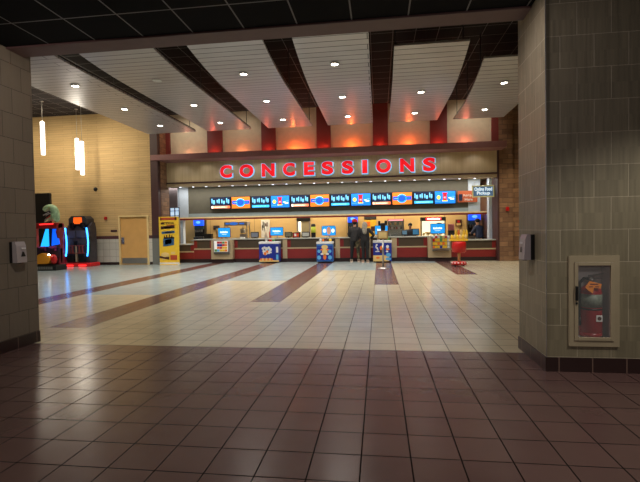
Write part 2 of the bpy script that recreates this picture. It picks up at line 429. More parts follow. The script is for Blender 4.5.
# ------------------------------------------------------------------ ceiling panels
def panel(x0, x1, yn, L, rise, label, zf=5.43):
    s = MB(); yf = 17.1; n = 44
    zz = lambda y: zf+rise*max(0, 1-(y-yn)/L)**2
    P = [(yn+(yf-yn)*i/n) for i in range(n+1)]
    low = [(y, zz(y)) for y in P]; up = [(y, z+.05) for y, z in low]
    vs = [(x, y, z) for y, z in low for x in (x0, x1)]+[(x, y, z) for y, z in up for x in (x0, x1)]
    o = 2*(n+1); fs = []
    for i in range(n):
        a = 2*i
        fs += [(a, a+1, a+3, a+2), (o+a, o+a+2, o+a+3, o+a+1), (a, a+2, o+a+2, o+a), (a+1, o+a+1, o+a+3, a+3)]
    fs += [(0, o, o+1, 1), (2*n, 2*n+1, o+2*n+1, o+2*n)]
    s._f(vs, fs)
    root = s.build('ceiling_panel', M_plank); tag(root, label, 'ceiling panel', 'hanging plank ceiling panels')
    # upstand rails and hanger rods
    r = MB()
    for x in (x0+.03, x1-.06):
        pts = [(y, zz(y)+.05) for y in P[::4]]
        for (ya, za), (yb, zb) in zip(pts[:-1], pts[1:]):
            r.prism([(x,ya,za), (x,yb,zb), (x,yb,zb+.045), (x,ya,za+.045)], (.03,0,0))
    part('edge_rail', r, mat('dark rail metal', (58,50,50), .5, .3), root)
    for x in (x0+.045, x1-.045):
        for y in (yn+.6, (yn+yf)/2, yf-.5):
            h = MB(); h.cyl(x, y, zz(y)+.05, HZ, .012, seg=8); part('hanger_rod', h, M_dgrey, root)
    return zz
names = ['ceiling panel at the far left, above the pendant lamps side', 'second ceiling panel from the left', 'third ceiling panel from the left', 'ceiling panel in the middle, left of the straight dark gap', 'ceiling panel above the end of the sign, with two downlights', 'ceiling panel at the far right beside the tiled pillar']
specs = [(-9.27,-7.22,6.1,4.,.4), (-6.73,-4.93,7.3,4.,.4), (-4.24,-2.49,8.5,3.6,.4), (-1.89,-.17,9.7,3.3,.4), (.43,2.21,11.06,3.,.42), (2.80,4.58,12.25,3.,.42)]
ZP = []
for s_, nm in zip(specs, names): ZP.append(panel(*s_, 'pale grey metal plank '+nm))
# downlights
dl = None; LIGHTS = []
lx = [-8.10, -5.75, -3.39, -1.04, 1.29, 3.64]; ly = [11.15, 13.5, 15.85]
pn = ['far left', 'second', 'third', 'middle', 'fifth', 'far right']
rn = ['nearest the beam', 'halfway along', 'nearest the sign']
def downlight(x, y, z, label, lit=True):
    t = thing('downlight', label, 'ceiling light', (x, y, z), 'round downlights in the ceiling panels')
    rg = MB(); rg.lathe([(.085,0), (.115,-.004), (.12,-.016), (.11,-.02), (.085,-.02), (.085,0)], (x, y, z), 24); part('trim_ring', rg, M_white, t)
    ln = MB(); ln.lathe([(0.0,-.012), (.084,-.012), (.084,-.006), (0.0,-.006)], (x, y, z), 24); part('lens', ln, E_lamp if lit else mat('frosted unlit lens', (225,225,222), .3), t)
    if lit: LIGHTS.append((x, y, z))
for i, x in enumerate(lx):
    for j, y in enumerate(ly):
        if i >= 4 and j == 0: continue
        downlight(x, y, ZP[i](y), 'round white downlight in the %s ceiling panel, the one %s' % (pn[i], rn[j] if not (i >= 4 and j == 1) else 'farther from the sign'), not (i == 1 and j == 0))

# ------------------------------------------------------------------ pendants
for (x, y, zb, zt, lb) in [(-13.25,16.2,4.58,5.90,'white tube pendant lamp hanging alone on the left'), (-12.72,17.5,4.14,5.48,'white tube pendant lamp, the left and farther one of the pair'), (-12.07,16.9,3.83,5.21,'white tube pendant lamp, the right and lower one of the pair')]:
    t = thing('pendant_lamp', lb, 'pendant lamp', (x, y, zb), 'tube pendants over the arcade corner')
    g = MB(); g.lathe([(0.0,0), (.065,0), (.078,.02), (.078,zt-zb-.02), (.065,zt-zb), (0.0,zt-zb)], (x, y, zb), 20); part('tube_shade', g, E_pend, t)
    g = MB(); g.cyl(x, y, zt, HZ-.03, .008, seg=8); part('cord', g, M_steel, t)
    g = MB(); g.lathe([(0.0,0), (.07,0), (.07,.02), (.05,.03), (0.0,.03)], (x, y, HZ-.03), 16); part('canopy', g, M_steel, t)
    g = MB(); g.lathe([(0.0,0), (.04,0), (.02,.06), (0.0,.06)], (x, y, zt), 14); part('cap', g, M_steel, t)

# ------------------------------------------------------------------ lettering
def text_mesh(txt, size, depth, off=0.):
    c = bpy.data.curves.new('t', 'FONT'); c.body = txt; c.size = size; c.extrude = depth; c.offset = off; c.resolution_u = 6
    o = bpy.data.objects.new('t', c); C.objects.link(o)
    bpy.context.view_layer.update()
    me = bpy.data.meshes.new_from_object(o.evaluated_get(bpy.context.evaluated_depsgraph_get()))
    bpy.data.objects.remove(o); bpy.data.curves.remove(c)
    return me
def place_text(name, txt, x0, x1, z0, z1, y, depth, m, parent=None, off=0.):
    """upright text facing -Y filling the given rectangle"""
    me = text_mesh(txt, 1., depth, off); me.name = name
    xs_ = [v.co.x for v in me.vertices]; ys_ = [v.co.y for v in me.vertices]
    ax, bx, ay, by = min(xs_), max(xs_), min(ys_), max(ys_)
    for v in me.vertices:
        X = x0+(v.co.x-ax)/(bx-ax)*(x1-x0); Z = z0+(v.co.y-ay)/(by-ay)*(z1-z0)
        v.co = Vector((X, y-v.co.z, Z))
    me.materials.clear(); me.materials.append(m)
    bm = bmesh.new(); bm.from_mesh(me); bmesh.ops.recalc_face_normals(bm, faces=bm.faces[:]); bm.to_mesh(me); bm.free()
    o = bpy.data.objects.new(name, me); C.objects.link(o)
    if parent: o.parent = parent; o.matrix_parent_inverse = Matrix.Translation(-Vector(parent.location))
    return o
LT = [('C',-6.97,-6.44), ('O',-6.07,-5.46), ('N',-5.06,-4.50), ('C',-4.11,-3.60), ('E',-3.18,-2.75), ('S',-2.40,-1.92), ('S',-1.53,-1.06), ('I',-.66,-.46), ('O',-.07,.53), ('N',.93,1.50), ('S',1.88,2.37)]
lab = ['letter C at the left end of the sign', 'letter O after the first C of the sign', 'letter N before the second C', 'letter C in the middle of the left half, before the E', 'letter E of the sign', 'letter S right after the E', 'letter S just before the I', 'letter I of the sign', 'letter O after the I', 'letter N before the last S', 'letter S at the right end of the sign']
for (ch, a, c), l in zip(LT, lab):
    t = thing('sign_letter', 'red '+l+', pale blue rim', 'sign letter', ((a+c)/2, 19.10, 3.8), 'letters of the sign over the counter')
    z0, z1 = 3.80, 4.345
    place_text('halo_rim', ch, a-.035, c+.05, z0-.05, z1+.03, 19.115, .025, E_halo, t, .055)
    place_text('letter_face', ch, a-.01, c+.01, z0-.01, z1+.01, 19.075, .016, E_red, t, .05)

# ------------------------------------------------------------------ menu screens
MX = [-8.03,-6.98,-6.01,-5.06,-4.11,-3.18,-2.23,-1.28,-.33,.60,1.54,2.48,3.44]
kinds = ['mo','oa','mb','ba']*3
kl = {'mo':'dark menu screen with an orange bottom bar','oa':'orange menu screen with a blue emblem','mb':'dark menu screen with a cyan bottom bar','ba':'bright blue menu screen with a red cup picture'}
om = ['leftmost of its kind','middle one of its kind','rightmost of its kind']
for i in range(12):
    a, c = MX[i]+.012, MX[i+1]-.012; z0, z1 = 2.47+.0005*i, 3.06+.0005*i; kd = kinds[i]; Y = 20.47
    t = thing('menu_screen', kl[kd]+', '+om[i//4], 'screen', ((a+c)/2, Y, z0), 'menu screens over the counter')
    g = MB(); g.box(a, c, Y, BY-.05, z0, z1, .006); g.box((a+c)/2-.1, (a+c)/2+.1, BY-.05, BY, z0+.2, z1-.2); ho_ = part('housing', g, M_black, t)
    g = MB(); g.mi = 0; g.box(a+.025, c-.025, Y-.004, Y, z0+.025, z1-.025); W = c-a; H = z1-z0
    def R(u0, u1, v0, v1, mi): g.mi = mi; g.box(a+W*u0, a+W*u1, Y-.009, Y-.004, z0+H*v0, z0+H*v1)
    if kd in ('mo', 'mb'):
        ms = [E_navy, E_mtxt, E_mcyan if kd == 'mb' else E_mpeach, E_mora, E_scrw]
        for j, (u, w_) in enumerate([(.07,.05), (.14,.10), (.32,.07), (.41,.06), (.54,.06), (.62,.1), (.78,.05), (.85,.08)]):
            v = (.52, .46, .55, .50)[j % 4]
            R(u, u+w_, v, v+.34-(j % 3)*.06, 1)
            R(u+.01, u+w_-.01, v-.05, v-.02, 1)
        R(.06, .96, .08, .27, 2)
        if kd == 'mo': R(.06, .16, .08, .27, 4); R(.22, .75, .15, .2, 4); R(.84, .96, .08, .27, 3)
        else: R(.15, .8, .15, .2, 4)
    elif kd == 'oa':
        ms = [E_mora, E_mblogo, E_mcyan, E_scrw]
        R(.05, .95, .38, .66, 1)
        g.mi = 2; g.prism([(a+W*(.48+.24*math.cos(q)), Y-.009, z0+H*(.5+.34*math.sin(q))) for q in [2*PI*k/20 for k in range(20)]], (0,.003,0))
        g.mi = 1; g.prism([(a+W*(.48+.17*math.cos(q)), Y-.013, z0+H*(.5+.26*math.sin(q))) for q in [2*PI*k/20 for k in range(20)]], (0,.003,0))
        R(.55, .62, .2, .38, 2); R(.12, .35, .48, .53, 3); R(.62, .88, .5, .55, 2)
    else:
        ms = [E_mblu, E_mred, E_myel, E_scrw, E_mtxt]
        R(.4, .58, .28, .82, 1); R(.37, .61, .78, .86, 1); R(.44, .54, .42, .55, 3); R(.36, .62, .2, .28, 2)
        g.mi = 2; g.prism([(a+W*(.2+.09*math.cos(q)), Y-.009, z0+H*(.5+.16*math.sin(q))) for q in [2*PI*k/16 for k in range(16)]], (0,.003,0))
        R(.66, .78, .42, .5, 3); R(.74, .92, .32, .44, 3); R(.8, .95, .54, .57, 4); R(.05, .3, .2, .23, 4)
    part('display', g, ms, ho_)

# ------------------------------------------------------------------ counters
CY = 19.40
def counter(x0, x1, zt, label, pil=()):
    t = thing('counter_cabinet', label, 'counter', ((x0+x1)/2, CY+.25, 0), 'front counter cabinets')
    rz = .62 if zt > .95 else .5
    g = MB(); g.box(x0+.002, x1-.002, CY, 19.95, .16, zt-.05); part('carcass', g, M_counterred, t)
    g = MB(); g.box(x0+.002, x1-.002, CY-.02, 19.9, 0, .16); part('toe_kick', g, M_kick, t)
    g = MB(); g.box(x0+.004, x1-.004, CY-.02, CY, rz-.03, rz+.03); part('rail', g, M_tan, t)
    if x1-x0 > .8:
        g = MB(); g.box(x0+.16, x1-.16, CY-.012, CY, rz+.04, zt-.06, .003); part('upper_panel', g, M_cbrown, t)
        g = MB(); g.box(x0+.02, x1-.02, CY-.01, CY, .17, rz-.04, .003); part('lower_panel', g, M_counterred, t)
    for (a, c) in pil:
        g = MB(); g.box(a, c, CY-.03, CY, .16, zt-.05); part('pilaster', g, M_tan, t)
    return t
counter(-9.5, -8.42, .86, 'low dark red counter cabinet at the far left, beside the yellow poster stand')
counter(-8.42, -7.5, 1.07, 'dark red and brown counter cabinet left of the first kiosk cabinet')
counter(-6.5, -4.06, 1.07, 'dark red and brown counter cabinet between the first kiosk and the navy freezer', [(-4.26,-4.06)])
counter(-4.06, -1.70, 1.07, 'dark red and brown counter cabinet between the navy freezer and the light blue freezer', [(-1.9,-1.7)])
counter(-1.70, .68, 1.07, 'dark red and brown counter cabinet behind the two customers', [(.52,.68), (-.5,-.36)])
counter(.68, 2.05, 1.07, 'dark red and brown counter cabinet right of the customers and the post sign', [(.68,.76)])
counter(3.0, 4.86, .90, 'lower dark red counter cabinet at the far right, by the stone column')
def wtop(x0, x1, z, label):
    g = MB(); g.box(x0, x1, CY-.06, 20.0, z-.05, z, .008); tag(g.build('worktop', M_top), label, 'worktop')
wtop(-9.52, -8.425, .86, 'pale low worktop at the far left of the stand')
wtop(-8.42, 3.0, 1.07, 'long pale grey worktop running along the middle of the stand')
wtop(3.005, 4.86, .90, 'pale lower worktop at the far right of the stand')
# back counter along the kitchen wall
t = thing('back_counter', 'steel back counter along the tan kitchen wall behind the front counter', 'counter', (-2.5, 22, 0))
g = MB(); g.box(-9.3, 4.8, 21.35, 22.38, 0, .95); part('carcass', g, M_steel, t)
g = MB(); g.box(-9.4, 4.82, 21.28, 22.39, .95, 1.0, .006); part('top', g, M_steel, t)

# kiosk cabinets (tan) at either side
def kiosk(x0, x1, label):
    t = thing('kiosk_cabinet', label, 'kiosk', ((x0+x1)/2, 19.3, 0), 'tan kiosk cabinets in the counter front')
    g = MB(); g.box(x0+.004, x1-.004, 19.12, 19.93, .16, 1.015, .006); part('body', g, M_tan, t)
    g = MB(); g.box(x0+.004, x1-.004, 19.17, 19.9, 0, .16); part('toe_kick', g, M_kick, t)
    return t
k1 = kiosk(-7.5, -6.5, 'tan kiosk cabinet on the left with a colourful tilted picture board')
# curved picture board
g = MB(); bx0, bx1 = -7.33, -6.62
prof = [(19.11,.40), (19.04,.42), (18.98,.48), (18.97,.9), (19.0,1.0), (19.11,1.0)]
g.prism([(bx0, y, z) for y, z in prof], (bx1-bx0,0,0)); bh_ = part('board_holder', g, M_grey, k1)
g = MB(); g.mi = 0; g.box(bx0+.04, bx1-.04, 18.962, 18.975, .5, .99)
rr = random.Random(3)
cells = [(0,0,1), (1,0,3), (2,0,3), (3,0,1), (4,0,4), (0,1,2), (1,1,5), (2,1,3), (3,1,3), (4,1,4), (0,2,6), (1,2,1), (2,2,1), (3,2,5), (4,2,3), (0,3,6), (1,3,2), (2,3,4), (3,3,4), (4,3,5)]
for cx, cz, mi in [(0,3,0),(1,3,1),(2,3,1),(3,3,2),(4,3,5),(0,2,0),(1,2,3),(2,2,3),(3,2,1),(4,2,5),(0,1,0),(1,1,5),(2,1,1),(3,1,4),(4,1,4),(0,0,2),(1,0,6),(2,0,4),(3,0,4),(4,0,5)]:
    x = bx0+.06+cx*.118; z = .515+cz*.117
    g.mi = mi; g.box(x, x+.112, 18.952, 18.962, z, z+.1)
part('picture_board', g, [em('white board with added glow', (225,225,220), .35), mat('crimson print', (190,40,50), .5), M_green, M_blue, M_yellow, M_orange, M_lblue], bh_)  # white of the board glows a little to brighten it, it is no lamp
k5 = kiosk(2.05, 3.0, 'tan kiosk cabinet on the right with a candy rack')
g = MB()
prof = [(19.11,.44), (18.98,.47), (18.92,.52), (18.92,.56), (19.0,.54), (19.11,.54)]
g.prism([(2.21, y, z) for y, z in prof], (.72,0,0))
for z in (.69, .84, .99): g.box(2.21, 2.93, 18.96, 19.11, z-.012, z)
g.box(2.20, 2.215, 18.93, 19.11, .5, 1.06); g.box(2.925, 2.94, 18.93, 19.11, .5, 1.06)
part('rack', g, M_steel, k5)
cm = [M_yellow, M_red, M_white, M_orange, M_green, M_blue, M_gold]
seq = [[3,0,0,5,0,0,2], [0,0,3,0,3,0,2], [1,0,0,4,0,0,2], [2,1,2,4,6,1,2]]
cn = {0:'yellow',1:'red',2:'white',3:'orange',4:'green',5:'blue',6:'gold'}
for r_, zr in enumerate((.56, .69, .84, .99)):
    for c_ in range(7):
        x = 2.225+c_*.1; h = [.1,.12,.12,.07][r_]
        g = MB(); g.box(x, x+.085, 18.97, 19.07, zr+.002, zr+.002+h, .004); o = g.build('candy_box', cm[seq[r_][c_]])
        tag(o, '%s candy box on the %s shelf of the rack, place %s from the left' % (cn[seq[r_][c_]], ['lowest','second lowest','second highest','top'][r_], ['first','second','third','fourth','fifth','sixth','seventh'][c_]), 'candy box', 'candy boxes in the kiosk rack')

# touchscreens
def touch(x0, x1, z0, z1, y, zb, label, round_=False):
    t = thing('touchscreen', label, 'screen', ((x0+x1)/2, y+.05, zb), 'blue touchscreens on the kiosks')
    xm = (x0+x1)/2
    g = MB(); g.box(x0, x1, y, y+.05, z0, z1, .02 if not round_ else .06); fr_ = part('frame', g, M_dgrey if not round_ else M_lblue, t)
    g = MB(); g.mi = 0; g.box(x0+.02, x1-.02, y-.006, y, z0+.02, z1-.02)
    g.mi = 1
    W = x1-x0; Hh = z1-z0
    if not round_:
        n = 9
        for j in range(n):
            a = x0+W*(.2+.6*j/n); g.box(a, a+W*.055, y-.01, y-.006, z0+Hh*(.44), z0+Hh*(.44+(.16 if j % 3 else .2)))
        g.box(x0+W*.32, x0+W*.68, y-.01, y-.006, z0+Hh*.28, z0+Hh*.31)
        part('display', g, [E_scr, E_scrw], fr_)
    else:
        for s in (.2, .8): g.prism([(x0+W*(s+.11*math.cos(q)), y-.01, z0+Hh*(.5+.2*math.sin(q))) for q in [2*PI*k/16 for k in range(16)]], (0,.004,0))
        g.mi = 2; g.prism([(x0+W*(.5+.15*math.cos(q)), y-.01, z0+Hh*(.5+.4*math.sin(q))) for q in [2*PI*k/20 for k in range(20)]], (0,.004,0))
        part('display', g, [E_scr, E_scrw, em('lit tan screen shape', (200,140,110), .5)], fr_)
    g = MB(); g.tube([(xm, y+.05, z0+.15), (xm, y+.13, z0+.05), (xm, y+.15, zb+.02)], .03); g.box(xm-.14, xm+.14, y+.02, y+.28, zb, zb+.02, .005); part('stand', g, M_steel, t)
touch(-7.27, -6.68, 1.14, 1.58, 19.42, 1.07, 'blue touchscreen on a stand above the left kiosk cabinet')
touch(-4.84, -4.24, 1.18, 1.56, 19.45, 1.07, 'blue touchscreen on a stand behind the navy freezer')
touch(-2.50, -1.88, 1.15, 1.58, 19.45, 1.07, 'rounded blue touchscreen with a tan oval, above the light blue freezer', True)
touch(-.18, .40, 1.15, 1.56, 19.5, 1.07, 'blue touchscreen behind the post sign')
touch(2.18, 2.80, 1.16, 1.60, 19.42, 1.07, 'blue touchscreen on a stand above the right kiosk cabinet')

# freezers
def freezer(x0, x1, y, h, label, kind):
    t = thing('freezer', label, 'freezer', ((x0+x1)/2, y+.22, 0), 'ice cream freezers in front of the counter')
    body = {'navy': M_blue, 'sky': mat('azure vinyl', (50,110,180), .4), 'post': M_blue}[kind]
    g = MB(); g.box(x0, x1, y, y+.42, .05, h-.1, .015); bd_ = part('body', g, body, t)
    g = MB(); g.box(x0-.01, x1+.01, y-.01, y+.43, h-.1, h, .02); part('lid_frame', g, M_white, t)
    for px in (x0+.06, x1-.06):
        for py in (y+.07, y+.35):
            c_ = MB(); c_.cyl(px, py, 0, .05, .03, seg=12); part('caster', c_, M_black, t)
    g = MB(); W = x1-x0
    def circ(cx, cz, rx, rz, mi, d=.006, n=24):
        g.mi = mi; g.prism([(x0+W*(cx+rx*math.cos(2*PI*k/n)), y-d, h*(cz)+rz*math.sin(2*PI*k/n)) for k in range(n)], (0,.004,0))
    def rect(u0, u1, z0, z1, mi, d=.005): g.mi = mi; g.box(x0+W*u0, x0+W*u1, y-d, y-.001, z0, z1)
    def wordmark(s, u0, u1, z0, z1, mi):
        pass
    if kind == 'navy':
        ms = [M_white, M_orange, M_blue, M_gold, M_lblue, M_yellow]
        for cx, cz, r1 in [(.2,.68,.06), (.28,.7,.07), (.38,.66,.08), (.5,.7,.07), (.58,.62,.07), (.26,.55,.08), (.5,.5,.08), (.36,.45,.07), (.24,.44,.04), (.6,.5,.04)]: circ(cx, cz, r1, r1*.95, 0)
        circ(.42, .53, .06, .06, 1, .010); circ(.31, .44, .07, .075, 1, .010); circ(.29, .62, .04, .03, 2, .010); circ(.47, .62, .035, .03, 4, .010)
        for j in range(7): circ(.1+j*.09, .16+.02*(j % 2), .055, .05, 3 if j % 2 else 1, .008)
        rect(.0, 1., .05, .12, 3, .004); rect(.86, .97, .45, .7, 0); rect(.86, .97, .14, .36, 4)
    elif kind == 'sky':
        ms = [M_gold, M_blue, M_lblue, M_white, M_orange]
        rect(.03, .97, .68, .72, 1); rect(.03, .97, .1, .66, 1, .004)
        circ(.5, .75, .2, .09, 0, .01); circ(.5, .5, .17, .14, 0, .01); circ(.5, .28, .1, .12, 4, .01); circ(.5, .62, .28, .05, 4, .008)
        for s in (.15, .82): circ(s, .55, .1, .07, 2, .01); circ(s, .25, .12, .09, 2, .01)
        circ(.33, .42, .09, .04, 3, .012); circ(.67, .42, .09, .04, 3, .012)
    else:
        ms = [M_white, M_orange, M_gold, M_lblue, M_brownchoc]
        rect(.0, .86, .05, .30, 2, .004)
        place = [(.2,.8,.05,.04), (.16,.72,.03,.06), (.22,.65,.05,.04), (.26,.58,.03,.05), (.18,.5,.07,.025), (.3,.5,.06,.02)]
        for a, b_, c_, d_ in place: circ(a, b_, c_, d_, 0)
        circ(.45, .66, .09, .09, 1, .01); circ(.42, .5, .08, .07, 4, .01); circ(.78, .72, .08, .07, 0); circ(.78, .6, .1, .04, 1); circ(.75, .5, .07, .04, 0)
        circ(.82, .34, .14, .08, 3); circ(.82, .16, .16, .06, 3); circ(.25, .22, .1, .05, 1, .01)
    part('front_graphic', g, ms, bd_)
    return t
freezer(-5.22, -4.33, 18.9, .93, 'navy blue freezer with a white splash picture, beside the left kiosk', 'navy')
freezer(-2.65, -1.95, 18.75, .90, 'light blue freezer with a gold emblem, left of the two customers', 'sky')
freezer(-.25, .52, 18.75, .92, 'navy freezer with orange and white pictures, behind the post sign', 'post')
def small(name, x, y, z, w, d, h, m, label, cat, group=None, kind='box'):
    g = MB()
    if kind == 'box': g.box(x-w/2, x+w/2, y-d/2, y+d/2, z, z+h, min(w, d, h)*.08)
    elif kind == 'cup': g.lathe([(0.0,0), (w*.36,0), (w*.5,h*.96), (w*.53,h), (w*.45,h), (w*.34,h*.06), (0.0,h*.06)], (x, y, z), 16)
    elif kind == 'bag': g.ell((x, y, z+h/2), w/2, d/2, h/2, 12, 8)
    elif kind == 'bottle': g.lathe([(0.0,0), (w*.5,0), (w*.5,h*.62), (w*.2,h*.8), (w*.2,h), (0.0,h)], (x, y, z), 14)
    return tag(g.build(name, m), label, cat, group)
# things on the freezers
small('paper_cup', -4.92, 19.05, .93, .12, .12, .17, M_white, 'white paper cup on the navy freezer', 'cup', None, 'cup')
small('napkin_box', -4.75, 19.1, .93, .12, .1, .08, M_red, 'small red box on the navy freezer', 'box')
small('snack_bag', -4.6, 19.1, .93, .13, .08, .1, M_green, 'green snack bag on the navy freezer', 'snack bag', None, 'bag')
small('snack_bag', -2.5, 18.95, .90, .12, .08, .14, M_white, 'white snack bag at the left end of the light blue freezer', 'snack bag', 'snacks on the light blue freezer', 'bag')
small('snack_bag', -2.38, 18.98, .90, .1, .08, .12, M_orange, 'orange snack bag at the left of the light blue freezer', 'snack bag', 'snacks on the light blue freezer', 'bag')
small('snack_bag', -2.24, 18.98, .90, .12, .08, .15, M_brownchoc, 'brown snack bag in the middle of the light blue freezer', 'snack bag', 'snacks on the light blue freezer', 'bag')
small('snack_bag', -2.08, 18.98, .90, .13, .08, .13, M_yellow, 'yellow snack bag at the right end of the light blue freezer', 'snack bag', 'snacks on the light blue freezer', 'bag')
small('paper_cup', -.02, 18.92, .92, .14, .14, .2, M_white, 'white cup on the freezer behind the post sign, left side', 'cup', None, 'cup')
small('snack_bag', .38, 18.98, .92, .16, .1, .16, M_green, 'green snack bag on the freezer behind the post sign', 'snack bag', None, 'bag')

# ------------------------------------------------------------------ equipment
def soda(x0, x1, y, z1, label, z0=1.0):
    t = thing('soda_fountain', label, 'soda fountain', ((x0+x1)/2, y+.2, z0), 'soda fountains on the back counter')
    W = x1-x0; H = z1-z0
    g = MB(); g.box(x0, x1, y+.18, y+.5, z0, z1, .01); g.box(x0, x1, y, y+.5, z0, z0+H*.12, .01); part('housing', g, M_black, t)
    g = MB(); g.mi = 0; g.box(x0+.01, x1-.01, y+.02, y+.2, z0+H*.70, z1-.01, .01)
    g.mi = 1; g.prism([(x0+W*(.5+.22*math.cos(2*PI*k/20)), y+.012, z0+H*.86+.07*math.sin(2*PI*k/20)) for k in range(20)], (0,.004,0))
    part('lit_header', g, [E_soda, E_mtxt], t)
    g = MB(); g.box(x0+.02, x1-.02, y+.1, y+.19, z0+H*.52, z0+H*.68, .006); part('flavour_panel', g, mat('dark teal panel', (50,80,90), .4), t)
    for j in range(4):
        g = MB(); g.box(x0+W*(.14+.2*j), x0+W*(.14+.2*j)+.05, y+.06, y+.16, z0+H*.38, z0+H*.5, .008); part('dispenser_tap', g, M_steel, t)
    g = MB(); g.box(x0+.03, x1-.03, y+.02, y+.17, z0+H*.125, z0+H*.15); part('drip_grate', g, M_steel, t)
soda(-9.46, -8.93, 21.75, 2.04, 'soda fountain with blue lit header at the left, beside the pale pier')
soda(-1.52, -1.02, 21.8, 2.07, 'soda fountain with blue lit header behind the two customers')
soda(4.16, 4.72, 21.45, 2.06, 'soda fountain with blue lit header at the far right, behind an employee')
# left popcorn popper frame
t = thing('popcorn_machine', 'steel framed popcorn machine with a grey and blue header, behind the left kiosk', 'popcorn machine', (-7.1, 21.7, 1.0))
g = MB(); g.mi = 0; g.box(-7.70, -6.51, 21.45, 22.0, 1.69, 1.88, .015); g.mi = 1; g.prism([(-7.2+.22*math.cos(2*PI*k/20), 21.44, 1.79+.07*math.sin(2*PI*k/20)) for k in range(20)], (0,.008,0)); g.box(-7.62, -7.45, 21.44, 21.45, 1.75, 1.82); g.box(-6.9, -6.66, 21.44, 21.45, 1.75, 1.82)
part('header', g, [M_grey, em('lit blue popper logo', (40,110,220), .6)], t)
for x in (-7.70, -6.56):
    for y in (21.46, 21.94):
        g = MB(); g.box(x, x+.05, y, y+.05, 1.0, 1.69); part('post', g, M_steel, t)
g = MB(); g.box(-7.64, -6.57, 21.48, 21.95, 1.0, 1.08, .01); part('base', g, M_steel, t)
g = MB(); g.lathe([(0.0,0), (.12,.0), (.15,.14), (.15,.2), (.05,.24), (0.0,.24)], (-6.8, 21.7, 1.3), 20); g.box(-6.82, -6.78, 21.69, 21.71, 1.5, 1.7); part('kettle', g, M_steel, t)
g = MB(); g.box(-6.93, -6.62, 21.55, 21.85, 1.08, 1.26, .02); part('warming_tray', g, M_grey, t)
# right popcorn warmer
t = thing('popcorn_machine', 'popcorn machine with red lit header and bright interior, behind the right kiosk', 'popcorn machine', (2.55, 21.7, 1.0))
g = MB(); g.box(1.98, 3.13, 21.45, 22.0, 1.74, 1.92, .012); part('header', g, M_dgrey, t)
g = MB(); g.box(2.22, 2.90, 21.43, 21.45, 1.79, 1.88, .004); part('header_sign', g, E_hdr, t)
g = MB()
for j in range(7): g.box(2.30+j*.08, 2.35+j*.08, 21.42, 21.43, 1.81, 1.86)
part('header_letters', g, E_white, t)
for x in (1.98, 3.08):
    g = MB(); g.box(x, x+.05, 21.46, 21.98, 1.0, 1.74); part('side_frame', g, M_steel, t)
g = MB(); g.box(2.03, 3.08, 21.9, 21.96, 1.05, 1.74); part('lit_back', g, E_case, t)
g = MB(); g.box(2.03, 3.08, 21.46, 21.95, 1.0, 1.05); part('base', g, M_steel, t)
g = MB()
for _ in range(90): g.ell((2.1+rr.random()*.9, 21.55+rr.random()*.3, 1.08+rr.random()*.12), .035, .035, .03, 6, 4)
tag(g.build('popcorn', mat('popcorn', (240,220,150), .8)), 'heap of popcorn inside the bright popcorn machine', 'popcorn', None, 'stuff')
g = MB(); g.lathe([(0.0,0), (.12,.0), (.15,.14), (.15,.2), (.05,.24), (0.0,.24)], (2.85, 21.68, 1.42), 20); part('kettle', g, M_steel, t)
# heated display case
t = thing('heated_display_case', 'heated snack case with a red and pink lit top, right of the post sign', 'display case', (.8, 21.7, 1.0))
g = MB(); g.box(.42, 1.19, 21.4, 21.9, 1.78, 1.86, .01); part('top', g, mat('pink red case top', (200,70,84), .4), t)
g = MB(); g.box(.47, 1.14, 21.39, 21.4, 1.79, 1.83); part('light_bar', g, em('lit pink bar', (255,170,180), 1.6), t)
for x in (.42, 1.15):
    g = MB(); g.box(x, x+.04, 21.4, 21.9, 1.0, 1.78); part('side', g, M_steel, t)
g = MB(); g.box(.46, 1.15, 21.86, 21.9, 1.0, 1.78); part('back', g, mat('pale green case lining', (160,176,150), .5), t)
for z in (1.14, 1.36, 1.56):
    g = MB(); g.box(.46, 1.15, 21.45, 21.86, z, z+.015); part('shelf', g, M_steel, t)
g = MB(); g.box(.47, 1.14, 21.405, 21.412, 1.02, 1.77); part('glass', g, M_glassd, t)
for j in range(6):
    small('hot_snack_box', .53+j*.107, 21.62, 1.375, .08, .1, .12, [M_red, M_white, M_brownchoc][j % 3], '%s snack box in the heated case, %s from the left' % (['red','white','brown'][j % 3], ['first','second','third','fourth','fifth','sixth'][j]), 'snack box', 'snack boxes in the heated case')
for j in range(5):
    small('snack_card', .55+j*.12, 21.62, 1.575, .1, .04, .14, [M_yellow, M_green][j % 2], '%s packet on the top shelf of the heated case, %s from the left' % (['yellow','green'][j % 2], ['first','second','third','fourth','fifth'][j]), 'packet', 'packets in the heated case')
# registers
def register(x0, x1, z0, z1, y, label, screen_m, facing=1):
    t = thing('cash_register', label, 'cash register', ((x0+x1)/2, y, 1.07), 'register monitors on the worktop'); xm = (x0+x1)/2
    g = MB(); g.box(x0, x1, y, y+.05, z0, z1, .012); ms_ = part('monitor_shell', g, M_black, t)
    g = MB(); g.box(x0+.03, x1-.03, y-.006, y, z0+.03, z1-.03, .002); part('monitor_face', g, screen_m, ms_)
    g = MB(); g.box(xm-.03, xm+.03, y+.05, y+.09, 1.08, z0+.12); g.box(xm-.12, xm+.12, y-.02, y+.2, 1.07, 1.09, .004); part('stand', g, M_dgrey, t)
register(-5.80, -5.42, 1.10, 1.36, 19.62, 'black register monitor between the left kiosk and the navy freezer', mat('dim grey screen', (130,136,150), .3))
register(-4.21, -3.88, 1.11, 1.34, 19.62, 'black register monitor right of the navy freezer', mat('dim olive screen', (120,116,96), .3))
register(-3.43, -3.07, 1.10, 1.33, 19.62, 'black register with pale screen in front of the kitchen doorway', mat('pale grey screen', (190,192,186), .3))
register(.98, 1.24, 1.12, 1.34, 19.62, 'register monitor with pale blue back right of the heated case', mat('pale blue shell', (110,150,180), .3))
